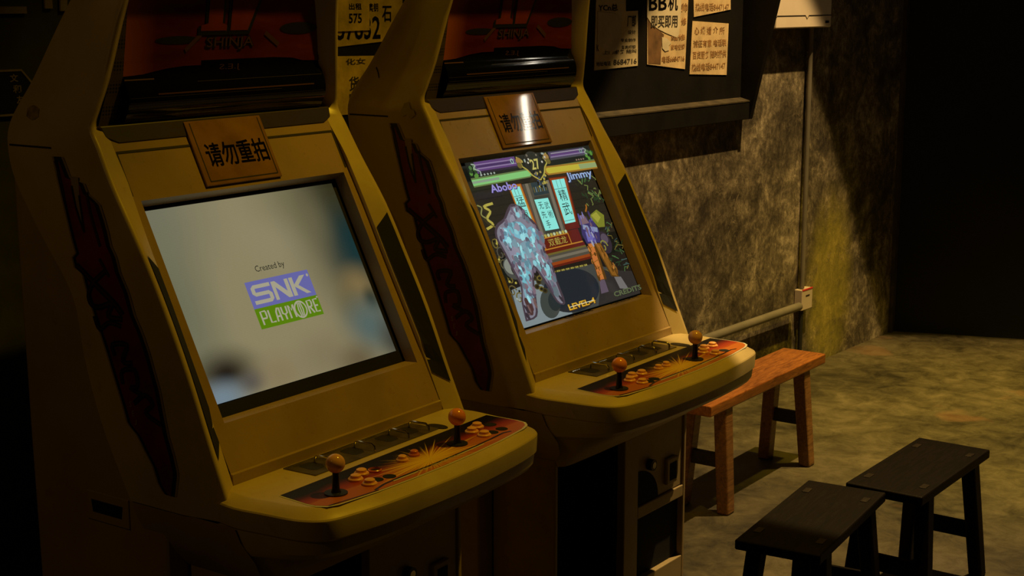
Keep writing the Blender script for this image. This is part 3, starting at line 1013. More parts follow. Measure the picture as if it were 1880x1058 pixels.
def build_screen(which, root):
    m = MB()
    mats = []
    def mi(col):
        mm = E(col)
        if mm not in mats:
            mats.append(mm)
        return mats.index(mm)
    X0, X1, Z0, Z1 = -.337, .360, .140, .615
    def F(o):
        g = fp(-.034 + o)
        return lambda u, v: g(X0 + (X1 - X0) * u, Z0 + (Z1 - Z0) * v)
    lev = [0.0]
    def nx():
        lev[0] += .00005
        return F(lev[0])
    R = lambda u0, v0, u1, v1: [(u0, v0), (u1, v0), (u1, v1), (u0, v1)]
    def P(pts, col): m.poly(pts, nx(), mi(col))
    def EL(u, v, ru, rv, col, n=20, rot=0): P([(u + ru * math.cos(a) * math.cos(rot) - rv * math.sin(a) * math.sin(rot) * .68, v + ru * math.cos(a) * math.sin(rot) * 1.46 + rv * math.sin(a) * math.cos(rot)) for a in [2 * PI * k / n for k in range(n)]], col)
    def T(s, u0, v0, u1, v1, col, slant=0, b=0.0): m.text(s, nx(), u0, v0, u1, v1, mi(col), slant=slant, bold=b)
    def ST_(pts, w, col): m.stroke(pts, w, nx(), mi(col))
    if which == 1:
        mats.append(M['film'])
        m.poly(R(0, .043, .982, .995), F(0), 0, True)
        BL, GR, WH, DK = (98, 98, 160), (84, 122, 12), (158, 154, 132), (26, 28, 24)
        P(R(.328, .430, .666, .568), BL)
        P(R(.328, .327, .667, .431), GR)
        T('Created by', .405, .598, .560, .640, DK)
        # wide block letters S N K
        w = .019
        S1 = [(.447, .538), (.362, .538), (.356, .532), (.356, .506), (.362, .499), (.432, .499), (.438, .492), (.438, .466), (.432, .459), (.346, .459)]
        ST_(S1, w, WH)
        P([(.455, .450), (.472, .450), (.472, .515), (.523, .450), (.545, .450), (.545, .546), (.526, .546), (.526, .484), (.476, .546), (.455, .546)], WH)
        P([(.551, .450), (.571, .450), (.571, .546), (.551, .546)], WH)
        P([(.571, .495), (.620, .450), (.645, .450), (.592, .500), (.641, .546), (.612, .546), (.571, .507)], WH)
        EL(.655, .541, .006, .008, WH, 10)
        # thin tall letters P L A Y M O R E
        t = .0085
        a, b = .345, .412
        ST_([(.350, a), (.350, b), (.374, b), (.376, .405), (.376, .383), (.374, .376), (.352, .376)], t, WH)
        ST_([(.390, b), (.390, a + .004), (.414, a + .004)], t, WH)
        ST_([(.424, a), (.428, .395), (.436, b), (.445, b), (.446, a)], t, WH); ST_([(.426, .370), (.446, .370)], t, WH)
        ST_([(.458, b), (.459, .378), (.470, .372), (.482, .378), (.483, b)], t, WH); ST_([(.471, .374), (.471, a)], t, WH)
        ST_([(.495, a), (.496, b), (.508, .385), (.520, b), (.522, a)], t, WH)
        EL(.556, .378, .034, .046, WH, 28); EL(.556, .378, .027, .037, GR, 28)
        for dx_ in (-.012, 0, .012): ST_([(.556 + dx_ * .6, .413), (.556 + dx_, .378), (.556 + dx_ * .6, .343)], .006, WH)
        ST_([(.598, a), (.598, b), (.618, b), (.621, .400), (.618, .381), (.600, .379)], t, WH); ST_([(.607, .379), (.622, a)], t, WH)
        ST_([(.656, b), (.634, b), (.634, a + .003), (.656, a + .003)], t, WH); ST_([(.634, .379), (.652, .379)], t, WH)
        EL(.661, .420, .004, .005, WH, 8)
    else:
        BK, DB, DB2 = (18, 20, 16), (38, 34, 26), (26, 24, 20)
        PU, PU2, PU3 = (88, 58, 112), (134, 116, 150), (62, 42, 86)
        CY, CY2 = (136, 224, 212), (92, 180, 176)
        OR, OR2, RD = (140, 62, 22), (176, 120, 40), (92, 30, 18)
        GD, GD2 = (170, 158, 70), (104, 92, 40)
        GY, GY2, GY3 = (112, 104, 88), (76, 72, 60), (150, 160, 150)
        P(R(0.012, -.015, 1, .997), BK)
        P(R(.0, .42, 1, .90), DB)
        for k in range(8): P(R(.0, .45 + k * .055, 1, .4535 + k * .055), DB2)
        # stage: pillars, banners, steps, floor
        P(R(.36, .285, .70, .49), RD)
        for v0, v1, c_ in ((.285, .300, RD), (.300, .318, OR), (.318, .335, GY2), (.335, .352, GY), (.352, .366, GY2), (.366, .378, GD2), (.378, .40, RD), (.40, .408, OR2)):
            P([(.30 - (.4 - v0) * .3, v0), (.70 + (.4 - v0) * .3, v0), (.70 + (.4 - v0) * .3, v1), (.30 - (.4 - v0) * .3, v1)], c_)
        P([(.40, .83), (.62, .83), (.60, .49), (.39, .49)], GY2)
        P([(.425, .83), (.447, .83), (.420, .49), (.395, .49)], GY); P([(.597, .83), (.617, .83), (.585, .49), (.560, .49)], GY)
        P([(.455, .74), (.575, .74), (.565, .50), (.435, .50)], (58, 58, 50))
        P([(.47, .83), (.59, .83), (.583, .745), (.462, .745)], (44, 56, 58))
        for k in range(7): ST_([(.475 + k * .016, .765), (.480 + k * .016, .80)], .006, (112, 130, 128) if k % 2 else GD2)
        P([(.448, .722), (.558, .718), (.553, .515), (.441, .519)], CY)
        P([(.292, .842), (.396, .836), (.392, .498), (.292, .500)], OR); P([(.296, .838), (.389, .832), (.384, .505), (.296, .506)], OR2)
        P([(.304, .822), (.377, .820), (.370, .535), (.302, .535)], CY)
        P([(.622, .842), (.772, .836), (.716, .492), (.598, .494)], RD); P([(.628, .836), (.765, .830), (.709, .535), (.604, .535)], OR)
        P([(.639, .823), (.745, .822), (.701, .535), (.613, .535)], CY)
        for u in (.328, .352): ST_([(u, .820), (u - .002, .765)], .003, (70, 100, 90))
        for u in (.668, .700): ST_([(u + .006, .822), (u, .768)], .003, (70, 100, 90))
        ST_([(.306, .762), (.372, .762)], .003, (60, 80, 74)); ST_([(.63, .762), (.734, .762)], .003, (60, 80, 74)); ST_([(.613, .552), (.70, .552)], .003, (60, 80, 74))
        INK = (30, 40, 40)
        T('猛', .312, .690, .368, .755, INK); T('龍', .308, .605, .362, .672, INK)
        T('精', .650, .680, .712, .755, INK); T('武', .640, .585, .702, .668, INK)
        T('无', .462, .655, .497, .700, INK); T('先', .458, .595, .493, .642, INK); T('手', .466, .530, .500, .580, INK)
        T('武', .508, .650, .544, .695, INK); T('術', .508, .590, .545, .638, INK)
        for k in range(9): EL(.400 + k * .024, .487, .010, .012, GD if k % 2 else (176, 190, 150), 8)
        P(R(.385, .400, .604, .478), OR2); P(R(.392, .407, .597, .471), RD)
        T('双截龙', .425, .416, .575, .464, GD)
        # floor with a dark round shadow
        P(R(.0, -.012, 1, .285), (30, 26, 22)); P([(0, -.012), (1, -.012), (1, .12), (.7, .25), (.3, .25), (0, .19)], (64, 66, 62))
        P([(0, -.012), (.40, -.012), (.30, .16), (.22, .24), (.03, .22)], (122, 134, 136))
        P([(.62, -.012), (1.0, -.012), (1, .14), (.75, .2)], (46, 42, 40))
        EL(.46, .125, .225, .135, (32, 38, 44), 32); EL(.265, .085, .08, .085, (60, 66, 62), 24, .4); EL(.30, .088, .05, .055, (38, 46, 46), 20, .4)
        for k in range(24): EL(.36 + k * .0125, .262 - k * .0004, .005, .007, GD if k % 3 else GD2, 6)
        # ornaments on both sides
        rnd = random.Random(5)
        def scroll(u, v, r, c_, w=.008):
            pts = [(u + r * (1 - k / 14) * math.cos(k * .62), v + 1.4 * r * (1 - k / 14) * math.sin(k * .62)) for k in range(13)]
            ST_(pts, w, c_)
        ST_(interp([(.02, .60), (.075, .62), (.05, .66), (.09, .70), (.06, .735), (.13, .745)], 4), .016, GD)
        ST_(interp([(.05, .66), (.02, .69), (.04, .73), (.015, .75)], 4), .009, (130, 128, 70)); ST_(interp([(.06, .62), (.10, .595), (.12, .62)], 4), .008, GD2)
        for u, v, r, c_ in ((.04, .50, .03, GD2), (.05, .44, .035, GY2), (.04, .37, .03, (84, 78, 50)), (.05, .28, .03, GD2), (.03, .21, .03, (96, 84, 46)), (.06, .16, .03, GD2)):
            scroll(u, v, r, c_)
            for k in range(5): EL(u + rnd.uniform(-.04, .05), v + rnd.uniform(-.03, .03), .008, .008, rnd.choice((GD, GD2, GY3, BK)), 7)
        EL(.10, .345, .075, .075, (70, 72, 66), 24); EL(.085, .355, .05, .05, (128, 132, 120), 20); EL(.12, .33, .045, .05, (44, 44, 40), 20)
        for u, v in ((.215, .255), (.235, .225), (.21, .20), (.25, .245), (.275, .26), (.235, .18), (.255, .165)): EL(u, v, .02, .018, rnd.choice((GD2, (60, 54, 30))), 9); EL(u, v, .012, .010, (34, 30, 18), 8)
        GN, GN2 = (70, 104, 58), (38, 62, 34)
        for k in range(26):
            u, v = rnd.uniform(.83, .99), rnd.uniform(.60, .78)
            ST_([(u, v), (u + rnd.uniform(-.03, .03), v + rnd.uniform(-.02, .04)), (u + rnd.uniform(-.04, .04), v + rnd.uniform(-.03, .05))], .007, rnd.choice((GN, GN2, GN2, (110, 120, 60))))
        for k in range(46):
            u, v = rnd.uniform(.80, .99), rnd.uniform(.14, .50)
            ST_([(u, v), (u + rnd.uniform(-.03, .03), v + rnd.uniform(-.01, .03)), (u + rnd.uniform(-.04, .04), v + rnd.uniform(-.02, .04))], .006, rnd.choice((GN, GN2, (44, 62, 58), GD2, (62, 84, 78))))
        EL(.85, .36, .055, .075, (48, 40, 48), 22); EL(.86, .385, .03, .035, (84, 72, 86), 16); scroll(.83, .335, .035, (128, 124, 54), .010)
        # plain stand-ins for the two figures: a pale weathered standing rock and an ochre wrapped post
        P(interp([(.03, .02), (.05, .13), (.085, .22), (.075, .32), (.06, .44), (.045, .54), (.08, .61), (.15, .64), (.20, .69), (.25, .72), (.31, .69), (.325, .64), (.37, .57), (.385, .46), (.36, .40), (.375, .30), (.365, .20), (.36, .06), (.30, .08), (.27, .20), (.235, .30), (.19, .22), (.16, .12), (.12, .03), (.03, .02)], 3), (70, 58, 66))
        P(interp([(.045, .03), (.065, .14), (.10, .23), (.09, .32), (.075, .44), (.06, .54), (.09, .595), (.155, .625), (.21, .675), (.25, .70), (.295, .68), (.31, .63), (.355, .56), (.37, .46), (.345, .40), (.36, .30), (.35, .20), (.345, .07), (.31, .09), (.285, .21), (.235, .33), (.175, .22), (.145, .12), (.11, .04), (.045, .03)], 3), (124, 122, 134))
        def slabm(pts, c_): P(interp(pts + [pts[0]], 2), c_)
        for pts_, c_ in (([(.085, .50), (.10, .58), (.15, .575), (.15, .50), (.11, .47)], (118, 176, 194)), ([(.18, .52), (.19, .60), (.26, .60), (.29, .54), (.24, .49)], (116, 176, 192)), ([(.29, .55), (.33, .56), (.34, .50), (.30, .49)], (112, 164, 182)),
                       ([(.10, .36), (.10, .44), (.15, .46), (.16, .38)], (136, 132, 150)), ([(.18, .38), (.19, .47), (.28, .47), (.28, .38)], (120, 148, 160)), ([(.30, .40), (.31, .47), (.35, .45), (.34, .40)], (134, 128, 146)),
                       ([(.11, .24), (.12, .35), (.18, .35), (.19, .27), (.15, .22)], (110, 176, 188)), ([(.245, .34), (.27, .36), (.33, .33), (.34, .24), (.30, .22)], (112, 178, 176)), ([(.09, .15), (.10, .21), (.15, .22), (.15, .14)], (118, 160, 172)),
                       ([(.23, .64), (.24, .69), (.29, .67), (.29, .63)], (146, 146, 154)), ([(.055, .05), (.075, .12), (.12, .11), (.10, .05)], (84, 70, 76)), ([(.30, .12), (.30, .18), (.34, .18), (.335, .10)], (96, 110, 116))):
            slabm(pts_, c_)
        for a_, b_ in (((.10, .585), (.145, .56)), ((.19, .605), (.25, .585)), ((.20, .59), (.25, .565)), ((.12, .34), (.16, .30)), ((.27, .35), (.31, .30))):
            ST_([a_, b_], .012, (156, 214, 220))
        rock = [(.045, .03), (.065, .14), (.10, .23), (.09, .32), (.075, .44), (.06, .54), (.09, .595), (.155, .625), (.21, .675), (.25, .70), (.295, .68), (.31, .63), (.355, .56), (.37, .46), (.345, .40), (.36, .30), (.35, .20), (.345, .07), (.31, .09), (.285, .21), (.235, .33), (.175, .22), (.145, .12), (.11, .04)]
        def inside(u, v, poly_):
            r_ = False
            for (a0, b0), (a1, b1) in zip(poly_, poly_[1:] + poly_[:1]):
                if (b0 > v) != (b1 > v) and u < (a1 - a0) * (v - b0) / (b1 - b0) + a0:
                    r_ = not r_
            return r_
        n_ = 0
        while n_ < 210:
            u, v = rnd.uniform(.04, .38), rnd.uniform(.03, .70)
            if not inside(u, v, rock):
                continue
            n_ += 1
            edge = not (inside(u - .03, v, rock) and inside(u + .03, v, rock))
            pal = ((84, 72, 88), (104, 92, 108), (120, 100, 110), (96, 112, 122)) if edge else ((112, 172, 184), (136, 196, 204), (118, 146, 158), (96, 132, 146), (140, 138, 152), (92, 88, 102), (150, 212, 218))
            if v < .13:
                pal = ((74, 50, 48), (54, 46, 52), (110, 84, 80))
            q0 = rnd.uniform(0, 6.28)
            EL(u, v, rnd.uniform(.006, .017), rnd.uniform(.012, .030), rnd.choice(pal), 7, rnd.uniform(-.6, .6))
        OC, OC2, OC3 = (176, 112, 44), (128, 84, 28), (84, 56, 20)
        P([(.655, .13), (.725, .13), (.745, .375), (.68, .375)], OC3); P([(.660, .135), (.705, .135), (.728, .372), (.685, .372)], (186, 108, 52))
        P([(.770, .14), (.835, .11), (.790, .36), (.728, .372)], OC3); P([(.780, .145), (.820, .13), (.785, .355), (.738, .37)], OC2)
        for k in range(5): ST_([(.662 + k * .004, .16 + k * .045), (.712 + k * .005, .172 + k * .045)], .005, OC2)
        P([(.635, .05), (.70, .05), (.705, .13), (.66, .135)], (92, 78, 92)); P([(.80, .05), (.87, .03), (.845, .12), (.79, .13)], (110, 106, 104))
        P([(.675, .375), (.79, .365), (.815, .44), (.80, .52), (.69, .51), (.665, .44)], (58, 50, 96)); P([(.69, .385), (.76, .38), (.755, .46), (.70, .45)], (104, 98, 168))
        P([(.69, .47), (.80, .43), (.81, .46), (.70, .50)], (128, 140, 168)); P([(.68, .50), (.76, .50), (.74, .56), (.69, .56)], (120, 96, 104))
        P([(.78, .545), (.86, .575), (.905, .53), (.875, .455), (.82, .46)], (118, 122, 40)); P([(.80, .545), (.85, .56), (.87, .52), (.83, .49)], (152, 150, 56)); ST_([(.765, .575), (.785, .60), (.79, .62)], .012, (150, 92, 30))
        for k in range(60):
            u, v = rnd.uniform(.65, .82), rnd.uniform(.13, .56)
            pal = ((150, 96, 40), (190, 122, 52), (110, 70, 24), (84, 54, 18)) if v < .36 else ((84, 78, 140), (120, 118, 176), (60, 50, 92), (150, 150, 168), (110, 86, 96))
            cx_ = (.69 + (.345 - v) * -.12) if u < .74 else (.76 + (.345 - v) * .30)
            EL(cx_ + rnd.uniform(-.022, .022) if v < .36 else .735 + rnd.uniform(-.05, .06), v, rnd.uniform(.004, .009), rnd.uniform(.012, .028), rnd.choice(pal), 6, rnd.uniform(-.4, .4))
        # head-up display
        P(R(0, .900, 1, 1.0), (24, 28, 24))
        P(R(.062, .925, .37, .997), PU); P(R(.072, .950, .37, .957), PU2); P(R(.066, .976, .36, .982), PU2); P(R(.075, .925, .37, .938), (40, 32, 48)); P(R(.07, .960, .355, .972), PU3)
        P(R(.64, .938, .948, .992), (76, 66, 92)); P(R(.65, .955, .94, .962), PU2); P(R(.66, .978, .94, .984), (150, 140, 156)); P(R(.645, .938, .94, .948), (70, 70, 74)); P(R(.655, .964, .90, .974), PU)
        P(R(0, .893, .45, .903), (96, 110, 60)); P(R(.57, .893, 1, .903), (96, 110, 60))
        P([(0, .846), (.43, .852), (.462, .866), (.462, .895), (.445, .907), (0, .902)], (96, 116, 66)); P([(0, .855), (.43, .860), (.448, .870), (.448, .890), (.435, .898), (0, .892)], (124, 190, 112)); P([(0, .868), (.2, .87), (.2, .885), (0, .882)], (132, 150, 128))
        P([(1, .838), (.575, .846), (.558, .862), (.558, .892), (.57, .905), (1, .893)], (150, 110, 40)); P([(1, .848), (.585, .856), (.572, .868), (.572, .887), (.585, .894), (1, .884)], (184, 170, 56)); P([(.85, .852), (1, .849), (1, .880), (.85, .886)], (138, 156, 104))
        EL(.50, .93, .075, .085, (34, 36, 30), 24)
        for s_ in (-1, 1):
            ST_(interp([(.50 + s_ * .12, .99), (.50 + s_ * .085, .96), (.50 + s_ * .10, .93), (.50 + s_ * .07, .90), (.50 + s_ * .045, .86), (.50, .825)], 4), .009, GD)
            EL(.50 + s_ * .11, .965, .022, .022, (150, 116, 60), 10); EL(.50 + s_ * .115, .935, .018, .02, GD2, 10)
            for k in range(10): EL(.50 + s_ * rnd.uniform(.02, .1), rnd.uniform(.93, .995), .007, .008, rnd.choice((GY3, BK, GY, (190, 186, 170))), 6)
        for k in range(26): EL(.50 + rnd.uniform(-.055, .05), rnd.uniform(.78, .88), .009, .009, rnd.choice((GD, BK, GY, (60, 70, 90), (150, 134, 70))), 6)
        T('27', .465, .893, .535, .962, (186, 176, 92), b=.02)
        T('0', .322, .950, .346, .985, (150, 196, 170)); T('0', .895, .955, .918, .985, (130, 170, 150))
        for u in (.03, .965):
            for k in range(9): EL(u + rnd.uniform(-.03, .03), rnd.uniform(.905, .985), .012, .014, rnd.choice((GN, GN2, (84, 134, 54))), 7)
        ST_(interp([(.03, .985), (.055, .975), (.04, .955), (.075, .935), (.07, .905)], 4), .008, (150, 160, 150)); ST_(interp([(.93, .985), (.95, .97), (.93, .955), (.95, .94)], 4), .008, (140, 150, 140))
        for k in range(5): EL(.075 + k * .024, .912, .007, .007, (150, 160, 150), 6)
        for k in range(4): EL(.84 + k * .02, .913, .007, .007, (130, 110, 90), 6)
        T('Abobo', .102, .790, .300, .842, (50, 40, 90), b=.03); T('Abobo', .098, .794, .297, .844, (150, 140, 206), b=.02)
        T('Jimmy', .708, .772, .925, .838, (50, 60, 90), b=.03); T('Jimmy', .704, .776, .922, .840, (146, 170, 210), b=.02)
        T('LEVEL-4', .332, .000, .552, .040, (70, 30, 10), b=.05); T('LEVEL-4', .328, .004, .548, .042, (206, 160, 44), b=.035); ST_([(.335, .024), (.54, .024)], .004, (206, 206, 180))
        T('CREDITS', .716, .000, .962, .036, (22, 26, 18)); T('CREDITS', .713, .004, .958, .038, (88, 98, 66), b=.03)
    return m.build('screen', mats, root)


def cap_parts(root):
    return root


cab_a = build_cabinet(1)
cab_a.location = Vector((2.836, 2.482, 0)) * S
tag(cab_a, 'cream arcade cabinet nearest the camera, pale blurred screen with blue and green logo', 'arcade machine', 'arcade cabinets along the wall')
cab_b = build_cabinet(2)
cab_b.location = Vector((4.044, 2.425, 0)) * S
cab_b.rotation_euler.z = math.radians(-1.15)
tag(cab_b, 'cream arcade cabinet behind the nearest one, showing a bright fighting game', 'arcade machine', 'arcade cabinets along the wall')

# ------------------------------------------------------------------ bench and stools
def leg_bar(m, top, bot, w0, d0, w1, d1, mi=0):
    f = lambda c, w, d: [(c[0] - w / 2, c[1] - d / 2, c[2]), (c[0] + w / 2, c[1] - d / 2, c[2]), (c[0] + w / 2, c[1] + d / 2, c[2]), (c[0] - w / 2, c[1] + d / 2, c[2])]
    m.hexa(f(bot, w1, d1), f(top, w0, d0), mi)


def trestle(name, L, W, H, th, leg_w, splay, mats, loc, rz, tenons, inset, rail_z):
    """a Chinese trestle bench or stool: plank seat, four splayed legs, an end rail between each pair"""
    root = empty(name, loc, rz)
    seat_m, leg_m, rail_m, edge_m = mats
    m = MB()
    m.box(-L / 2, L / 2, -W / 2, W / 2, H - th, H)
    st = m.build('seat', seat_m, root, bevel=.006, seg=3)
    for sx in (-1, 1):
        for sy in (-1, 1):
            t = (sx * (L / 2 - inset), sy * (W / 2 - leg_w * .62), H - th * .5)
            b = (sx * (L / 2 - inset + splay[0]), sy * (W / 2 - leg_w * .62 + splay[1]), 0)
            m = MB()
            leg_bar(m, t, b, leg_w * 1.1, leg_w * .9, leg_w, leg_w * .85)
            m.build('leg', leg_m, root, bevel=.008, seg=2)
            if tenons:
                m = MB()
                m.box(t[0] - .022, t[0] + .022, t[1] - .011, t[1] + .011, H - .004, H + .0022)
                m.build('tenon', edge_m, st, bevel=.001)
        k = 1 - rail_z / H
        rx = sx * (L / 2 - inset + splay[0] * k)
        ry = W / 2 - leg_w * .62 + splay[1] * k
        m = MB()
        m.box(rx - .014, rx + .014, -ry, ry, rail_z - .028, rail_z + .028)
        m.build('rail', rail_m, root, bevel=.003)
    return root


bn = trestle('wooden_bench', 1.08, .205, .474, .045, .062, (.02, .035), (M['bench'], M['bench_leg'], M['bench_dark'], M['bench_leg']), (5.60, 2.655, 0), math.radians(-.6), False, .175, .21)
tag(bn, 'long orange-brown wooden bench beside the cabinets, in front of the bare wall', 'bench')
s1 = trestle('low_stool', .645, .262, .45, .032, .056, (.05, .035), (M['stool'], M['stool'], M['stool'], M['stool_edge']), (4.868, 1.662, 0), math.radians(-1.5), True, .11, .17)
tag(s1, 'dark wooden stool on open floor, farther and right of the pair', 'stool', 'dark wooden stools on the floor')
s2 = trestle('low_stool', .650, .262, .45, .032, .056, (.05, .035), (M['stool'], M['stool'], M['stool'], M['stool_edge']), (4.193, 1.758, 0), math.radians(4.5), True, .11, .17)
tag(s2, 'dark wooden stool nearest the camera, its corner overlapping the other stool', 'stool', 'dark wooden stools on the floor')

# ------------------------------------------------------------------ room: back wall frame (s along the wall, o out of it)
TH = math.radians(-2.8)
W0 = Vector((7.802, 3.288, 0))
ND = Vector((math.cos(TH), math.sin(TH), 0))
NN = Vector((-math.sin(TH), math.cos(TH), 0))


def wall_thing(name, s=0.0, z=0.0):
    p = W0 + ND * s
    return empty(name, (p.x, p.y, z), TH)


def place(o, s=0.0, z=0.0):
    p = W0 + ND * s
    o.location = Vector((p.x, p.y, z)) * S
    o.rotation_euler.z = TH
    return o


CEIL = 6.4
m = MB(); m.box(-4, 11.5, -4.5, 4.5, -.12, 0)
tag(m.build('floor', M['floor']), kind='structure')
m = MB(); m.box(-9.5, 1.02, 0, .2, -.1, CEIL)
tag(place(m.build('wall_back', M['wall'])), kind='structure')
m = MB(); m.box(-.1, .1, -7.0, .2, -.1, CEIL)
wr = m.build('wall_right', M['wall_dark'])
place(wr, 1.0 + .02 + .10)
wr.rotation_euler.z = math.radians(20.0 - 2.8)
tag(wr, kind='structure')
m = MB(); m.box(-4, 11.5, -4.5, 4.5, CEIL, CEIL + .12)
tag(m.build('ceiling', M['ceil']), kind='structure')
m = MB()
m.box(.965, .985, -.022, -.001, 0, 3.6); m.box(1.003, 1.016, -.018, -.001, 0, 3.6)
tag(place(m.build('trim_1', M['board_edge'])), kind='structure')

# notice board: panel with ledge and slanting end boards
nb = wall_thing('notice_board', -2.65, 1.43)
def wb(s, o, z): return (s + 2.65, -o, z - 1.43)
m = MB()
m.box(-1.60, 1.66, -.012, -.002, 0, 1.25)
m.build('back_panel', M['board'], nb)
m = MB()
m.slab([(.010, 0), (.062, 0), (.062, .088), (.010, .100)], lambda o, z: (-1.6, -o, z), lambda o, z: (1.66, -o, z))
m.build('ledge', M['board'], nb, bevel=.003)
m = MB()
m.slab([(.010, .100), (.064, .086), (.064, .092), (.010, .106)], lambda o, z: (-1.6, -o, z), lambda o, z: (1.66, -o, z))
m.build('ledge_edge', M['board_edge'], nb)  # lighter colour puts the light caught on the ledge top into the paint
for x_ in (1.655, -1.63):
    m = MB()
    m.slab([(.002, 0), (.066, 0), (.200, .575), (.33, 1.25), (.002, 1.25)], lambda o, z: (x_, -o, z), lambda o, z: (x_ + .030, -o, z))
    m.build('end_board', M['board'], nb, bevel=.003)
tag(nb, 'black wooden notice board with ledge and slanting ends on the back wall', 'notice board')


def poster(name, s0, z0, outline, base, label, extras, off=.013, group=None, thick=.003):
    """a sheet of paper: outline in (s, z), extras(m, f) add print on its face"""
    o = empty(name)
    place(o, s0 + (.084 if s0 > -3 else 0), z0 - (.006 if s0 > -3 else 0))
    m = MB()
    fb = lambda s, z: (s - s0, -off, z - z0)
    ff = lambda s, z: (s - s0, -off - thick, z - z0)
    m.slab(outline, fb, ff)
    sheet = m.build('sheet', base, o)
    extras(o, lambda k: (lambda s, z: (s - s0, -off - thick - k, z - z0)))
    tag(o, label, 'poster', group)
    return o


def prints(o, name, mat, items, f):
    for it in items:
        m = MB()
        m.text(it[0], f, it[1], it[2], it[3], it[4], bold=.018)
        m.build(name, mat, o)


def ex1(o, f):
    m = MB()
    m.poly([(-2.345, 1.965), (-2.22, 1.958), (-2.175, 1.945), (-2.172, 1.90), (-2.178, 1.815), (-2.20, 1.80), (-2.225, 1.795), (-2.27, 1.80), (-2.30, 1.812), (-2.345, 1.83)], f(.0015))
    m.build('pasted_patch', M['paper_grey'], o)
    prints(o, 'lettering', M['ink_soft'], [('8684716', -2.22, 1.738, -2.035, 1.762), ('地址电话', -2.352, 1.737, -2.24, 1.756), ('上门服务 随叫', -2.30, 1.785, -2.04, 1.803), ('厂部', -2.115, 1.90, -2.045, 1.95), ('设计', -2.11, 1.868, -2.045, 1.885),
                                           ('专业制作', -2.165, 1.835, -2.045, 1.850), ('各类招牌', -2.16, 1.805, -2.045, 1.820), ('K', -2.35, 1.80, -2.33, 1.83)], f(.001))
    prints(o, 'heading', M['ink'], [('YCn总', -2.34, 1.968, -2.19, 1.998)], f(.001))


poster('torn_notice', -2.2, 1.72, [(-2.363, 1.721), (-2.024, 1.729), (-2.030, 1.968), (-2.126, 1.966), (-2.132, 2.16), (-2.35, 2.16)], M['paper_cream'],
       'dull cream notice with grey patch and phone number beside the rear cabinet', ex1)


def ex2(o, f):
    m = MB()
    m.poly([(-1.958, 2.14), (-1.668, 2.14), (-1.670, 1.985), (-1.682, 1.86), (-1.700, 1.845), (-1.745, 1.855), (-1.80, 1.868), (-1.86, 1.885), (-1.915, 1.905), (-1.957, 1.94)], f(.0022))
    sh = m.build('top_sheet', M['paper_white'], o)
    m = MB()
    m.poly([(-1.94, 1.735), (-1.835, 1.728), (-1.833, 1.80), (-1.81, 1.86), (-1.86, 1.884), (-1.91, 1.903), (-1.95, 1.93)], f(.0008))
    m.build('brown_stain', M['paper_brown'], o)
    m = MB()
    m.poly([(-1.83, 1.85), (-1.79, 1.845), (-1.75, 1.822), (-1.77, 1.81), (-1.765, 1.79), (-1.80, 1.785), (-1.825, 1.80)], f(.0024))
    m.build('torn_scrap', M['paper_white'], o)
    prints(sh, 'bold_lettering', M['ink'], [('BB', -1.945, 1.968, -1.795, 2.035), ('机', -1.785, 1.966, -1.70, 2.04)], f(.0032))
    prints(sh, 'lettering', M['ink_soft'], [('即买即用', -1.925, 1.89, -1.70, 1.945)], f(.0032))
    prints(o, 'faded_lettering', M['ink_brown'], [('帅', -1.665, 1.96, -1.612, 2.0), ('修', -1.665, 1.90, -1.618, 1.935), ('维修', -1.75, 1.832, -1.625, 1.86), ('家电空调', -1.75, 1.79, -1.63, 1.815), ('电话6684716', -1.825, 1.735, -1.63, 1.765)], f(.0016))


poster('layered_poster', -1.8, 1.69, [(-1.947, 1.732), (-1.62, 1.699), (-1.598, 2.14), (-1.957, 2.14)], M['paper_tan'],
       'tan poster under a torn white sheet printed with big black BB letters', ex2)


def ex3(o, f):
    prints(o, 'faded_lettering', M['ink_brown'], [('心', -1.545, 1.855, -1.50, 1.89), ('缘', -1.487, 1.855, -1.445, 1.892), ('婚', -1.43, 1.852, -1.388, 1.89), ('介', -1.372, 1.858, -1.325, 1.89), ('所', -1.312, 1.852, -1.262, 1.886),
           ('诚征有意 电话联', -1.552, 1.795, -1.242, 1.83), ('百货服务 随时提供', -1.555, 1.742, -1.242, 1.778), ('热线电话8447147', -1.562, 1.685, -1.246, 1.722)], f(.0012))


poster('faded_poster', -1.4, 1.66, [(-1.578, 1.674), (-1.230, 1.657), (-1.223, 1.902), (-1.562, 1.918)], M['paper_tan'],
       'tan poster with four faded rows of brown writing, lowest at the board right end', ex3)


def ex4(o, f):
    prints(o, 'faded_lettering', M['ink_brown'], [('热线电话8447147', -1.54, 1.962, -1.225, 2.0), ('百货服务', -1.54, 2.02, -1.30, 2.05)], f(.0012))


poster('tilted_poster', -1.4, 1.94, [(-1.550, 1.936), (-1.207, 1.968), (-1.222, 2.17), (-1.568, 2.17)], M['paper_tan'],
       'tilted tan poster cut by the picture top, above the four-row poster', ex4)


def ex5(o, f):
    prints(o, 'lettering', M['ink_soft'], [('化女', -3.80, 1.79, -3.70, 1.812), ('货', -3.785, 1.70, -3.735, 1.75), ('厦', -3.79, 1.655, -3.74, 1.69)], f(.001))


poster('yellow_notice', -3.7, 1.65, [(-3.86, 1.62), (-3.60, 1.62), (-3.58, 1.816), (-3.86, 1.822)], M['paper_yellow'],
       'stained yellow notice low between the two cabinets', ex5)


def ex6(o, f):
    prints(o, 'bold_lettering', M['ink'], [('57832', -3.84, 1.875, -3.62, 1.955), ('奥钥', -3.68, 1.97, -3.63, 2.0), ('石', -3.61, 1.935, -3.56, 1.99)], f(.001))


poster('yellow_poster', -3.7, 1.85, [(-3.86, 1.852), (-3.50, 1.872), (-3.50, 2.16), (-3.86, 2.16)], M['paper_yellow'],
       'yellow poster with large black number between the two cabinets', ex6)


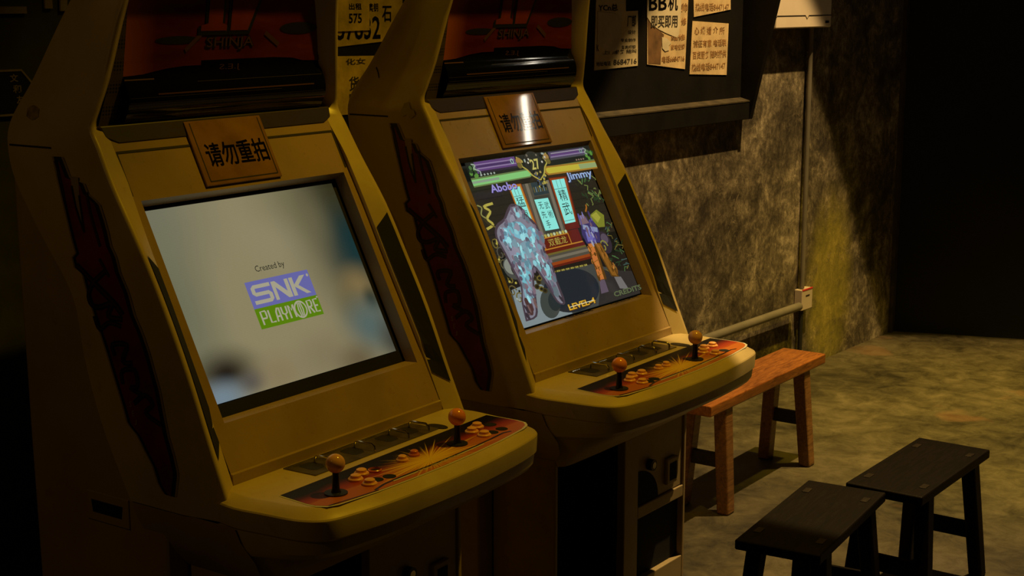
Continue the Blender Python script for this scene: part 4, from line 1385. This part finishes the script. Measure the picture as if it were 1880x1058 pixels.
def ex7(o, f):
    prints(o, 'lettering', M['ink'], [('575', -3.785, 1.932, -3.72, 1.965), ('出租', -3.783, 1.978, -3.72, 2.0), ('日租', -3.783, 2.02, -3.72, 2.045)], f(.001))


poster('small_yellow_slip', -3.74, 1.92, [(-3.86, 1.905), (-3.680, 1.907), (-3.680, 2.14), (-3.86, 2.14)], M['paper_yellow'],
       'small yellow slip reading 575 pasted over the yellow poster', ex7, off=.018)

# black backing behind the yellow papers and the dark green wall with its sign
m = MB(); m.box(-4.60, -4.235, -.05, -.002, .0, 2.9)
m.box(-9.4, -4.60, -.03, -.002, 0, 2.9)
tag(place(m.build('trim_2', M['wall_left'])), kind='structure')

ws = wall_thing('shop_sign', -5.1, 1.70)
f = lambda o: (lambda s, z: (s + 5.1, -.032 - o, z - 1.70))
m = MB()
m.slab([(-5.20, 1.698), (-5.12, 1.698), (-5.085, 1.735), (-5.085, 1.785), (-5.115, 1.826), (-5.20, 1.826), (-5.235, 1.785), (-5.235, 1.735)], f(0), f(.006))
pl = m.build('plaque', M['black'], ws)
m = MB()
m.stroke([(-5.20, 1.823), (-5.113, 1.823), (-5.079, 1.785), (-5.079, 1.737), (-5.122, 1.702), (-5.20, 1.702), (-5.238, 1.737), (-5.238, 1.785), (-5.20, 1.823)], .006, f(.0075))
m.build('border', M['sign_wall'], pl)
for ch, s_, z_ in (('文', -5.147, 1.791), ('和', -5.139, 1.761), ('友', -5.130, 1.731)):
    m = MB()
    m.text(ch, f(.0075), s_ - .004, z_, s_ + .022, z_ + .022, bold=.02)
    m.build('lettering', M['sign_wall'], pl)
tag(ws, 'black eight-sided shop plaque with three pale characters, left of the nearest cabinet', 'sign')

wl = wall_thing('wall_lettering', -5.08, 1.97)
f2 = lambda o: (lambda s, z: (s + 5.08, -.032 - o, z - 1.97))
m = MB()
m.slab([(-5.26, 1.976), (-5.083, 1.976), (-5.083, 1.995), (-5.20, 1.995), (-5.20, 2.10), (-5.26, 2.10)], f2(0), f2(.006))
m.build('letter', M['sign_wall'], wl)
m = MB(); m.slab([(-5.022, 1.989), (-4.998, 1.989), (-4.998, 2.10), (-5.022, 2.10)], f2(0), f2(.006)); m.build('letter', M['sign_wall'], wl)
m = MB(); m.slab([(-4.972, 1.982), (-4.95, 1.982), (-4.94, 2.10), (-4.966, 2.10)], f2(0), f2(.006)); m.build('letter', M['sign_wall'], wl)
tag(wl, 'large pale block letters on the dark wall at the upper left edge', 'lettering')

# electrical box, conduit, rail, socket
eb = wall_thing('electrical_box', -.48, 1.866)
m = MB(); m.box(-.33, .281, -.10, -.002, 0, .50)
m.build('case', M['box_white'], eb, bevel=.006, seg=2)
m = MB()
g = lambda x, z: (x, -.1012, z)
m.stroke([(-.33, .062), (-.02, .062), (.0, .045), (.018, .062), (.281, .062)], .005, g)
m.build('lid_seam', M['groove'], eb)
m = MB()
m.slab([(.21, .022), (.25, .022), (.25, .034), (.21, .034)], lambda x, z: (x, -.1005, z), lambda x, z: (x, -.1025, z))
m.build('latch', M['black'], eb)
tag(eb, 'white metal box on the wall at top, right of the notice board', 'electrical box')

m = MB()
m.tube([(0, -.03, .47), (0, -.03, 1.90)], .013, 12)
co = m.build('conduit_pipe', M['conduit'], smooth=40)
place(co, -.285)
tag(co, 'thin grey vertical conduit running from the white box down to the socket', 'pipe')
m = MB()
m.tube([(0, -.055, .385), (1.30, -.055, .385)], .022, 14)
rl = m.build('handrail_pipe', M['conduit'], smooth=40)
place(rl, -1.66)
tag(rl, 'grey horizontal pipe along the wall behind the bench', 'pipe')
so = wall_thing('wall_socket', -.255, .35)
m = MB(); m.box(-.062, .062, -.05, -.002, 0, .115)
m.build('case', M['socket'], so, bevel=.004)
m = MB(); m.box(-.06, .06, -.0515, -.045, .109, .1165)
m.build('top_edge', M['red_led'], so)
m = MB()
m.slab([(-.02, .075), (.025, .075), (.025, .082), (-.02, .082)], lambda x, z: (x, -.0505, z), lambda x, z: (x, -.0515, z))
m.build('slot', M['groove'], so)
tag(so, 'small pale socket box with reddish top at the foot of the conduit', 'socket')
m = MB(); m.tube([(0, -.03, .0), (0, -.03, .36)], .012, 10)  # thin black upright tube under the socket
ca = m.build('black_tube', M['conduit_black'], smooth=40)
place(ca, -.285)
tag(ca, 'thin black upright tube between the pale socket and the floor', 'cable')

# hanging tube lamp mirrored in the rear cabinet's notice plate (outside the picture)
tl = empty('hanging_tube_lamp', (7.319, 1.048, 3.258))
ax = Vector((.052, .109, .161)).normalized()
m = MB(); m.tube([tuple(ax * -.15), tuple(ax * .15)], .017, 14)
lamp_m, nt_, b_ = new_mat('lit_tube')
b_.inputs['Emission Color'].default_value = (1.0, 0.9, 0.72, 1)
b_.inputs['Emission Strength'].default_value = 22.0
m.build('tube', lamp_m, tl, smooth=40)
m = MB(); m.tube([tuple(ax * .15), tuple(ax * .19)], .021, 14); m.build('end_cap', M['black'], tl, smooth=40)
m = MB(); m.tube([tuple(ax * .19), tuple(ax * .19 + Vector((0, 0, CEIL - 3.26 - .15)))], .006, 8); m.build('cord', M['conduit_black'], tl, smooth=40)
tag(tl, 'bright hanging tube lamp mirrored in the rear cabinet notice plate', 'lamp')
